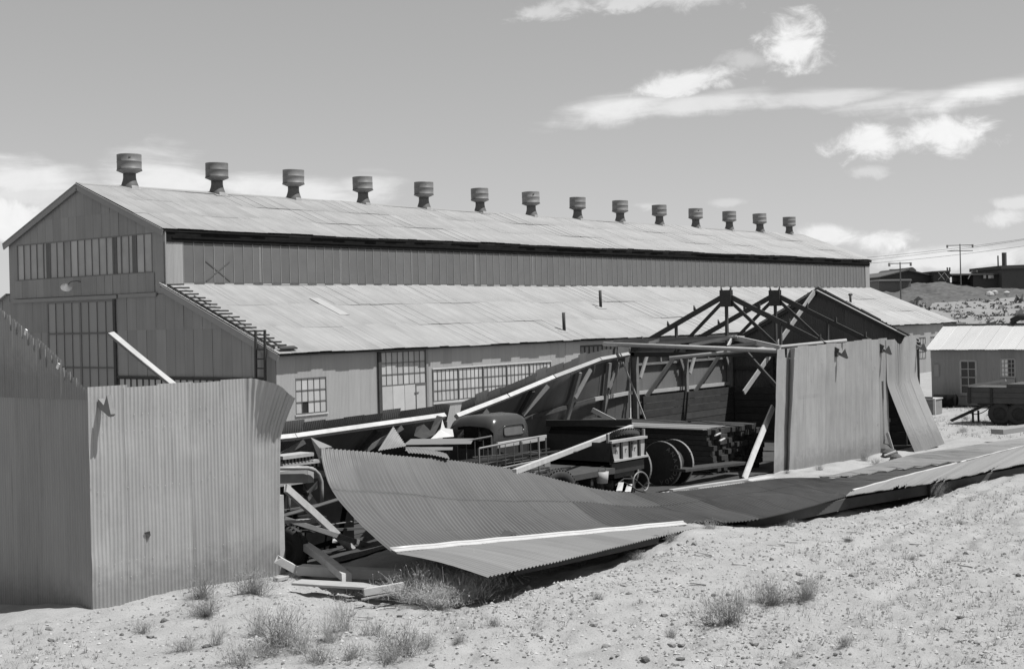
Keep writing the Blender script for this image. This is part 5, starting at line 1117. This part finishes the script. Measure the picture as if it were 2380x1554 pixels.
def trailer():
    fz = -.46; t = thing('trailer', 'dark box trailer with its drawbar resting on the ground before the hut', 'trailer', (56, 18.5, fz)); X = 55.6
    tl = onX(2248, 900, X); tr = onX(2420, 890, X); bl = onX(2252, 935, X)
    wy = onX(2323, 955, X).y
    box = MB().bx(X, X + 1.9, wy - 3.6, tl.y, bl.z - .02, tl.z).build('box', M_trail, t)
    for k in range(3): MB().bx(X - .025, X, wy - 3.6, tl.y + .01, bl.z + k * .22, bl.z + k * .22 + .205).build('plank', M_trail, box)
    for y in (tl.y - .1, wy + .3, wy - 1.2): MB().bx(X - .06, X - .026, y - .05, y + .05, bl.z - .05, tl.z + .02).build('stake', M_iron, box)
    a = onX(2252, 899, X - .05); b = onX(2338, 889, X - .05); MB().beam(a + Vector((0, 0, .04)), b + Vector((0, 0, .10)), .06, .10).build('top_board', M_hutbar, t)
    MB().bx(X, X + 1.9, wy - 3.5, b.y, tl.z, tl.z + .16).build('upper_side', M_trail, t)
    for xx in (X + .15, X + 1.75):
        for yy in (wy + .02, wy - .75): tyre_parts(t, (xx, yy, fz + .47), (1, 0, 0), .47, .26, True, 'wheel')
    e = onX(2210, 980, X + .9); db = Vector((X + .95, tl.y - .6, bl.z - .05)); beam_obj('drawbar', (X + .95, e.y, fz + .06), db, .12, .12, M_iron, parent=t)
    for dy in (.62, .85): MB().bx(X + .9, X + .97, e.y - dy - .35, e.y - dy - .28, fz, fz + .52).build('prop', M_iron, t)
    pts = [Vector((X + .8, e.y - .8 - k * .09, fz + .42 - .15 * math.sin(k / 10 * math.pi) + k * .025)) for k in range(11)]; MB().path(pts, .02, 5).build('chain', M_iron, t, True)
    MB().bx(X + .3, X + 1.6, wy - 3.2, wy + 1.0, bl.z - .12, bl.z - .02).build('chassis', M_iron, t)
M_trail = material('trailer_paint', .065, .7, var=.15, rnd=.1, scale=4)
trailer()
def slabs():
    m = MB(); p = [onZ(2300, 1032, .0), onZ(2380, 1018, .0), onZ(2440, 1010, .0)]
    beam_obj('metal_trough', onX(2320, 1035 - 22, 47.5) if False else onZ(2318, 1003, -.05), onZ(2440, 985, .0), .5, .18, M_gable, 'grey metal trough lying beyond the fallen roof at the far right', 'trough')
slabs()

# ------------------------------------------------------------------ hilltop works, poles and wires
def hilltop():
    D = 238.0
    def block(name, label, x0, x1, ytop, ybot, dep, depth, mat, parts):
        a = atd(x0, ybot, dep); b = atd(x1, ybot, dep); zt = atd((x0 + x1) / 2, ytop, dep).z; zb = min(a.z, b.z) - 1.5
        t = thing(name, label, 'building', (a.x, a.y, zb)); dv = Vector((DV[0], DV[1], 0)) * depth
        a2, b2 = Vector((a.x, a.y, 0)), Vector((b.x, b.y, 0)); vs = []
        for z in (zb, zt): vs += [a2 + Vector((0, 0, z)), b2 + Vector((0, 0, z)), b2 + dv + Vector((0, 0, z)), a2 + dv + Vector((0, 0, z))]
        MB().add(vs, [(0, 3, 2, 1), (4, 5, 6, 7), (0, 1, 5, 4), (1, 2, 6, 5), (2, 3, 7, 6), (3, 0, 4, 7)]).build('wall', mat, t); return t
    def flat(t, name, pts, dep, thick, mat):
        f = [atd(x, y, dep) for x, y in pts]; dv = Vector((DV[0], DV[1], 0)) * thick; n = len(f)
        return MB().add(f + [q + dv for q in f], [tuple(range(n))[::-1], tuple(range(n, 2 * n))] + [(i, (i + 1) % n, n + (i + 1) % n, n + i) for i in range(n)]).build(name, mat, t)
    # gabled hall: its end wall with a low ridge and a curved ridge vent
    t = thing('gabled_hall', 'dark gabled hall on the hilltop with a round topped ridge vent', 'building', tuple(atd(2100, 690, 248)))
    flat(t, 'wall', [(2045, 700), (2045, 643), (2112, 627), (2168, 640), (2168, 700)], 248, 30, M_bld); flat(t, 'roof', [(2043, 643), (2112, 625.5), (2171, 640), (2171, 642), (2112, 628.5), (2043, 645)], 247, 32, M_bar)
    v = [(2111 + 18 * k / 8, 626 - 6.5 * math.sin(math.pi * (k + .6) / 9.2) + k * .3) for k in range(9)]; flat(t, 'ridge_vent', [(2111, 629)] + v + [(2130, 630)], 247.5, 20, M_bar)
    t = thing('low_shed', 'low pale roofed shed standing before the gabled hall on the hill', 'building', tuple(atd(2080, 690, 240))); flat(t, 'wall', [(2043, 690), (2043, 652), (2117, 651), (2117, 690)], 241, 8, M_hut2); flat(t, 'roof', [(2041, 653), (2043, 649), (2118, 648), (2120, 652)], 240, 10, M_bldl)
    t = thing('brick_block', 'small dark block with chimney stubs on the hilltop', 'building', tuple(atd(2190, 690, 246))); flat(t, 'wall', [(2170, 690), (2170, 631), (2208, 630), (2208, 690)], 246, 10, M_bld); flat(t, 'cornice', [(2168, 633), (2169, 630), (2209, 628), (2210, 631)], 245.5, 11, M_bar)
    for x in (2202, 2207.5): p = atd(x, 631, 248); MB().tube(p, p + Vector((0, 0, .75)), .14, 8).build('chimney', M_bar, t)
    for (a, b) in ((2181, 2195), (2195, 2208), (2195, 2181)): p, q = atd(a, 633, 244), atd(b, 650, 244); MB().tube(p, q, .05, 5).build('scaffold_brace', M_bldl, t)
    t = thing('long_works', 'long flat roofed works with a tall chimney at the right end of the hilltop', 'building', tuple(atd(2300, 690, 245)))
    flat(t, 'low_wing', [(2262, 690), (2262, 637), (2330, 635), (2330, 690)], 246, 12, M_bld); flat(t, 'main_block', [(2329, 690), (2329, 618), (2450, 614), (2450, 690)], 244, 16, M_bld2)
    flat(t, 'parapet', [(2327, 625), (2327, 617), (2452, 612.5), (2452, 621)], 243.5, 17, M_bld)
    flat(t, 'roof_edge', [(2210, 640), (2210, 636), (2330, 635), (2330, 638)], 245.5, 13, M_bar)
    for x in (2286, 2297, 2304): w_ = flat(t, 'window', [(x, 647), (x, 639.5), (x + 6, 639.3), (x + 6, 646.8)], 245.4, .3, M_bldl)
    for (x, y, r) in ((2334.5, 587, .42), (2320, 594, .13)): p = atd(x, 620, 248); q = atd(x, y, 248); MB().tube(p, Vector((p.x, p.y, q.z)), r, 10).build('chimney', M_bar, t)
    p = atd(2250, 648, 240); q = atd(2260, 629, 240); t = thing('yard_light', 'leaning floodlight on the brow of the hill', 'lamp', tuple(p)); MB().tube(p, q, .10, 6).build('arm', M_bldl, t); MB().box(q + Vector((.2, -.3, -.1)), (.5, .9, .35)).build('lamp_head', M_bar, t)
    # power poles
    def pole(label, x, yb, yt, dep, arms, half):
        p = atd(x, yb, dep); q = atd(x, yt, dep); t = thing('power_pole', label, 'pole', tuple(p), 'power poles on the hill'); top = Vector((p.x, p.y, q.z)); MB().tube(p - Vector((0, 0, 1)), top, .11, 8, .08).build('shaft', M_bar, t)
        for (yy, k) in arms:
            z = atd(x, yy, dep).z; r3 = Vector((RV[0], RV[1], 0)); c = Vector((p.x, p.y, z)); MB().beam(c - r3 * half, c + r3 * half, .12, .12).build('crossarm', M_bar, t)
            if k:
                for s in (-1, 1): MB().tube(c + r3 * (half * s) - Vector((0, 0, .4)), c + r3 * (half * s) + Vector((0, 0, .1)), .16, 6).build('insulator', M_bldl, t)
        return top
    pole('tall pole with two crossarms rising above the hilltop works', 2233, 648, 567, 225, [(570, 1), (583, 0)], 2.1); pole('shorter pole with two crossarms behind the warehouse end', 2094, 700, 609, 190, [(612, 1), (626, 0)], 1.5)
    for i, (y0, y1) in enumerate(((598, 549), (604, 551), (612, 566))):
        a = atd(1900, y0 + 10, 215) if 0 else atd(2020, y0, 215); b = atd(2420, y1, 190); d = b - a; pts = []
        for k in range(25): q = k / 24 * 1.6 - .5; pts.append(a + d * q - Vector((0, 0, .9 * (q * (1 - q)))))
        tag(MB().path(pts, .022, 4).build('power_line', M_wire), ['topmost wire crossing the sky at the right', 'middle wire crossing the sky just under the topmost', 'lowest wire crossing the sky at the right'][i], 'wire')
    for i, (x, y) in enumerate(((2300, 682), (2312, 680), (2340, 682))):
        p = atd(x, y, 206 + i); r = random.Random(i); tag(MB().lathe([(0, -.5), (.75 - .2 * i, -.2), (.55, .15), (.2, .35), (0, .4)], 7, Matrix.Translation(p) @ Matrix.Rotation(i, 4, 'Z')).build('pale_rock', M_prock), ['largest pale rock below the dark dump', 'pale rock right of the largest on the hillside', 'small pale rock at the right of the hillside'][i], 'rock')
M_bld2 = material('far_grey_building', .085, .8, var=.08); M_hut2 = material('far_shed_wall', .15, .8, var=.1)
hilltop()

# ------------------------------------------------------------------ bushes, stones, gravel
def bush_mesh(seed, n, H, R, twig, mat, r0=.0042, droop=.35):
    r = np.random.RandomState(seed); V = []; Fc = []
    def strip(pts, w0, w1):
        k = len(pts); base = len(V); a0 = r.uniform(0, math.pi)
        for i, p in enumerate(pts):
            w = w0 + (w1 - w0) * i / (k - 1)
            for j in range(3): a = a0 + j * 2.094; V.append((p[0] + w * math.cos(a), p[1] + w * math.sin(a), p[2]))
        for i in range(k - 1):
            for j in range(3): a = base + i * 3 + j; b = base + i * 3 + (j + 1) % 3; Fc.append((a, b, b + 3, a + 3))
    for s in range(n):
        az_ = r.uniform(0, 2 * math.pi); out = R * abs(r.normal(.5, .35)); h = H * r.uniform(.45, 1.05) * (1 - .35 * min(1, out / R)); b0 = np.array([r.normal() * R * .16, r.normal() * R * .16, -.02])
        dirn = np.array([math.cos(az_), math.sin(az_), 0]); pts = []
        for q in (0, .3, .6, .85, 1.0): pts.append(b0 + dirn * out * q ** 1.3 + np.array([0, 0, h * (q - droop * .3 * q ** 3)]) + r.normal(size=3) * .010)
        strip(pts, r0, r0 * .4)
        for k in range(twig):
            q = r.uniform(.3, 1); i = min(3, int(q * 4)); p = pts[i] + (pts[i + 1] - pts[i]) * r.rand(); d = np.array([r.normal(), r.normal(), abs(r.normal()) * .9]); d = d / np.linalg.norm(d) * R * r.uniform(.08, .30); strip([p, p + d * .5 + r.normal(size=3) * .006, p + d], r0 * .7, r0 * .3)
            if r.rand() < .45:
                e = p + d; c = r0 * 2.4; n0 = len(V)
                for _ in range(3): V.append(tuple(e + r.normal(size=3) * c))
                Fc.append((n0, n0 + 1, n0 + 2))
    me = bpy.data.meshes.new('bush'); me.from_pydata(V, [], Fc); me.materials.append(mat); me.update(); return me
BM = [bush_mesh(1, 120, .62, .46, 5, M_bush, .0032), bush_mesh(2, 130, .44, .46, 6, M_bush, .0032), bush_mesh(3, 90, .72, .42, 4, M_bushl, .0026), bush_mesh(4, 70, .30, .36, 5, M_bush, .003), bush_mesh(5, 380, .62, .80, 6, M_bushp, .0033)]
BU = [(470, 1390, 0, .85, 'feathery dry bush against the foot of the standing corner wall'), (478, 1432, 1, .8, 'low bush just before the feathery one at the corner wall'), (590, 1380, 1, 1.15, 'round twiggy bush at the right foot of the corner wall'),
      (648, 1500, 0, 1.15, 'tall dark bush in the left foreground sand'), (622, 1524, 3, 1.2, 'low scrub at the left base of the tall dark bush'), (555, 1545, 3, 1.3, 'dark scrub at the bottom edge left of centre'), (700, 1518, 2, .9, 'wispy pale bush right of the tall dark bush'),
      (800, 1465, 2, 1.0, 'thin wispy bush with bare upright stalks'), (868, 1478, 3, 1.15, 'small dark bush right of the wispy stalks'), (935, 1525, 1, 1.15, 'bush in the lower foreground below the fallen roof corner'), (905, 1538, 3, 1.0, 'small scrub joined to the lower foreground bush'),
      (985, 1398, 4, 1.05, 'large pale bush before the fallen roof corner, its left half'), (1062, 1402, 4, 1.1, 'large pale bush before the fallen roof corner, its right half'), (1022, 1412, 4, .8, 'lower middle of the large pale bush clump'),
      (1690, 1448, 1, 1.15, 'round dark bush in the right foreground, left of three'), (1795, 1404, 1, 1.05, 'middle bush of the three in the right foreground'), (1875, 1390, 0, .75, 'right bush of the three in the right foreground'),
      (1650, 1228, 3, .8, 'low scrub on the soil heap beside the fallen roof'), (1560, 1255, 3, .7, 'scrub at the left foot of the soil heap'), (1350, 1312, 3, .8, 'small bush at the edge of the near roof slope'), (1270, 1330, 3, .6, 'smallest bush along the near roof slope edge'),
      (2185, 1152, 2, .7, 'thin weed standing before the torn right edge of the roof'), (1955, 1185, 2, .75, 'thin weed in front of the fascia'), (2070, 1170, 3, .5, 'weed at the foot of the fascia shadow'),
      (1905, 1092, 3, .8, 'small weed at the foot of the standing front wall'), (2010, 1070, 2, .9, 'feathery bush at the foot of the standing front wall'), (2035, 1078, 3, .9, 'pale weed beside the kicked out sheets'), (1830, 1100, 3, .5, 'tiny weed near the left foot of the front wall'),
      (1065, 1492, 3, .55, 'small tuft in the middle of the foreground'), (1390, 1392, 3, .45, 'lone tuft in the bare sand left of the three bushes'), (1970, 1258, 3, .5, 'dry tuft far right of the soil heap'), (2230, 1220, 3, .5, 'dry tuft at the right side of the sand'), (1965, 1500, 3, .6, 'dry tuft at the lower right'),
      (430, 1512, 3, .9, 'low tuft left of the dark scrub at the bottom edge'), (505, 1500, 2, .7, 'wispy weed between the corner wall and the tall dark bush'), (745, 1535, 3, 1.1, 'low scrub at the bottom edge right of the tall dark bush'), (820, 1528, 3, .9, 'low scrub below the wispy bare stalks'), (600, 1478, 2, .8, 'thin weed behind the tall dark bush'),
      (770, 1490, 2, .9, 'thin stalky weed left of the wispy bare stalks'), (990, 1500, 3, .7, 'tuft right of the lower foreground bush'), (1150, 1455, 3, .6, 'tuft alone in the middle sand'), (1480, 1300, 3, .7, 'scrub below the right end of the near roof slope'), (1720, 1420, 2, .6, 'thin weed between the right foreground bushes'),
      (1840, 1222, 3, .6, 'tuft on the sand right of the soil heap'), (2120, 1300, 3, .5, 'tuft in the pebbly sand at right'), (1560, 1480, 3, .5, 'tuft low in the bare middle sand'),
      (1130, 1395, 3, .8, 'scrub at the right rim of the large pale bush'), (330, 1470, 3, .7, 'sparse tuft in the far left foreground'), (2245, 975, 3, .9, 'weeds under the trailer drawbar'), (2290, 985, 3, .9, 'weeds by the trailer wheel'), (2240, 1003, 3, 1.0, 'weeds on the open yard before the trailer')]
for i, (x, y, k, s, lab) in enumerate(BU):
    p = gnd(x, y); M = Matrix.Translation(p) @ Matrix.Rotation(i * 2.4, 4, 'Z') @ Matrix.Diagonal((s, s, s * random.uniform(.9, 1.1), 1)); tag(inst('dry_bush', BM[k], M), lab, 'bush', 'dry bushes on the sand')
def stone_mesh(seed, flat=.6):
    r = np.random.RandomState(seed); import bmesh
    bm = bmesh.new(); bmesh.ops.create_icosphere(bm, subdivisions=1, radius=1)
    for v in bm.verts: v.co *= r.uniform(.72, 1.15); v.co.z *= flat; v.co.x *= 1.2
    me = bpy.data.meshes.new('stone'); bm.to_mesh(me); bm.free(); me.materials.append(M_stone); return me
SMs = [stone_mesh(k, .5 + .08 * k) for k in range(5)]
rs = np.random.RandomState(9); placed = 0
while placed < 150:
    x, y = rs.uniform(100, 2380), rs.uniform(1150, 1554)
    if y < 1290 + (1400 - x) * .14 if x > 1150 else y < 1430: continue
    p = gnd(x, y); s = .018 + .06 * rs.rand() ** 3; o = inst('stone', SMs[placed % 5], Matrix.Translation(p + Vector((0, 0, s * .2))) @ Matrix.Rotation(rs.uniform(0, 6), 4, 'Z') @ Matrix.Scale(s, 4)); tag(o, 'small loose stone lying on the foreground sand', 'stone', 'loose stones on the sand'); placed += 1
def gravel():
    r = np.random.RandomState(4); n = 300000
    x = r.uniform(7.5, 44, n); y = r.uniform(3.5, 19, n); u = (x * RV[0] + y * RV[1]) / (x * DV[0] + y * DV[1]); dn = x * DV[0] + y * DV[1]; ok = (abs(u) < .42) & (dn > 14) & (r.rand(n) < np.clip(24 / dn, 0, 1) ** 2); x, y = x[ok], y[ok]; cl_ = .30 + 1.6 * np.clip(vnoise(x, y, 1.4, 91) + .6 * vnoise(x, y, .5, 92), 0, 1); ok = r.rand(len(x)) < cl_; x, y = x[ok], y[ok]; keep = (y < 13.3) | (x < 16.6) & (y < 18.3); x, y = x[keep], y[keep]
    z = ground_h(x, y); s = (.005 + .028 * r.rand(len(x)) ** 5); base = np.array([(1, 0, 0), (0, 1, 0), (-1, 0, 0), (0, -1, 0), (0, 0, .8), (0, 0, -.5)], float); fc = np.array([(0, 1, 4), (1, 2, 4), (2, 3, 4), (3, 0, 4)])
    ang = r.uniform(0, 6.28, len(x)); ca, sa = np.cos(ang), np.sin(ang); jit = r.uniform(.65, 1.35, (len(x), 6, 3)); b = base[None] * jit * s[:, None, None]
    X = b[..., 0] * ca[:, None] - b[..., 1] * sa[:, None] + x[:, None]; Y = b[..., 0] * sa[:, None] + b[..., 1] * ca[:, None] + y[:, None]; Z = b[..., 2] + z[:, None] + s[:, None] * .2
    V = np.stack([X, Y, Z], -1).reshape(-1, 3); Fi = (fc[None] + (np.arange(len(x)) * 6)[:, None, None]).reshape(-1, 3)
    half = len(x) // 2
    for nm, mt, sl_ in (('gravel', M_peb, slice(0, half * 4)), ('gravel', M_pebl, slice(half * 4, None))):
        f = Fi[sl_]; lo = f.min(); hi = f.max() + 1; me = bpy.data.meshes.new('gravel'); vv = V[lo:hi]; f = f - lo
        me.vertices.add(len(vv)); me.vertices.foreach_set('co', vv.astype(np.float32).ravel()); me.loops.add(f.size); me.loops.foreach_set('vertex_index', f.ravel().astype(np.int32)); me.polygons.add(len(f)); me.polygons.foreach_set('loop_start', np.arange(0, f.size, 3, dtype=np.int32)); me.polygons.foreach_set('loop_total', np.full(len(f), 3, dtype=np.int32)); me.update(calc_edges=True); me.materials.append(mt)
        tag(inst(nm, me), 'dark pebbles strewn over the sand' if mt is M_peb else 'pale pebbles strewn over the sand', 'gravel', kind='stuff')
M_peb = material('dark_pebble', .14, .95, var=.5, rnd=0, scale=3, spec=.1); M_pebl = material('pale_pebble', .32, .95, var=.3, rnd=0, scale=3, spec=.1)
gravel()
def tufts():
    r = np.random.RandomState(12); m = MB(); n = 0
    while n < 2600:
        x, y = r.uniform(8, 34), r.uniform(4, 18.2)
        if not (y < 13.1 or (x < 16.4)): continue
        if vnoise(np.array(x), np.array(y), 2.5, 77) < .02: continue
        z = gz(x, y); n += 1
        for k in range(5):
            a = r.uniform(0, 6.28); L = r.uniform(.04, .14); d = Vector((math.cos(a) * L * .7, math.sin(a) * L * .7, L)); p = Vector((x + r.normal() * .02, y + r.normal() * .02, z - .01)); s = Vector((-math.sin(a), math.cos(a), 0)) * .004; m.add([p - s, p + s, p + d], [(0, 1, 2)])
    for k in range(900):
        x, y = r.uniform(44, 66), r.uniform(11, 25)
        if vnoise(np.array(x), np.array(y), 3, 78) < .0 or (x < 47 and y > 13): continue
        z = gz(x, y)
        for q in range(8):
            a = r.uniform(0, 6.28); L = r.uniform(.06, .22); d = Vector((math.cos(a) * L * .9, math.sin(a) * L * .9, L * .8)); p = Vector((x + r.normal() * .10, y + r.normal() * .10, z - .01)); s_ = Vector((-math.sin(a), math.cos(a), 0)) * .010; m.add([p - s_, p + s_, p + d], [(0, 1, 2)])
    tag(m.build('dry_grass', M_bush), 'sparse dry grass blades scattered over the sand', 'grass', kind='stuff')
tufts()
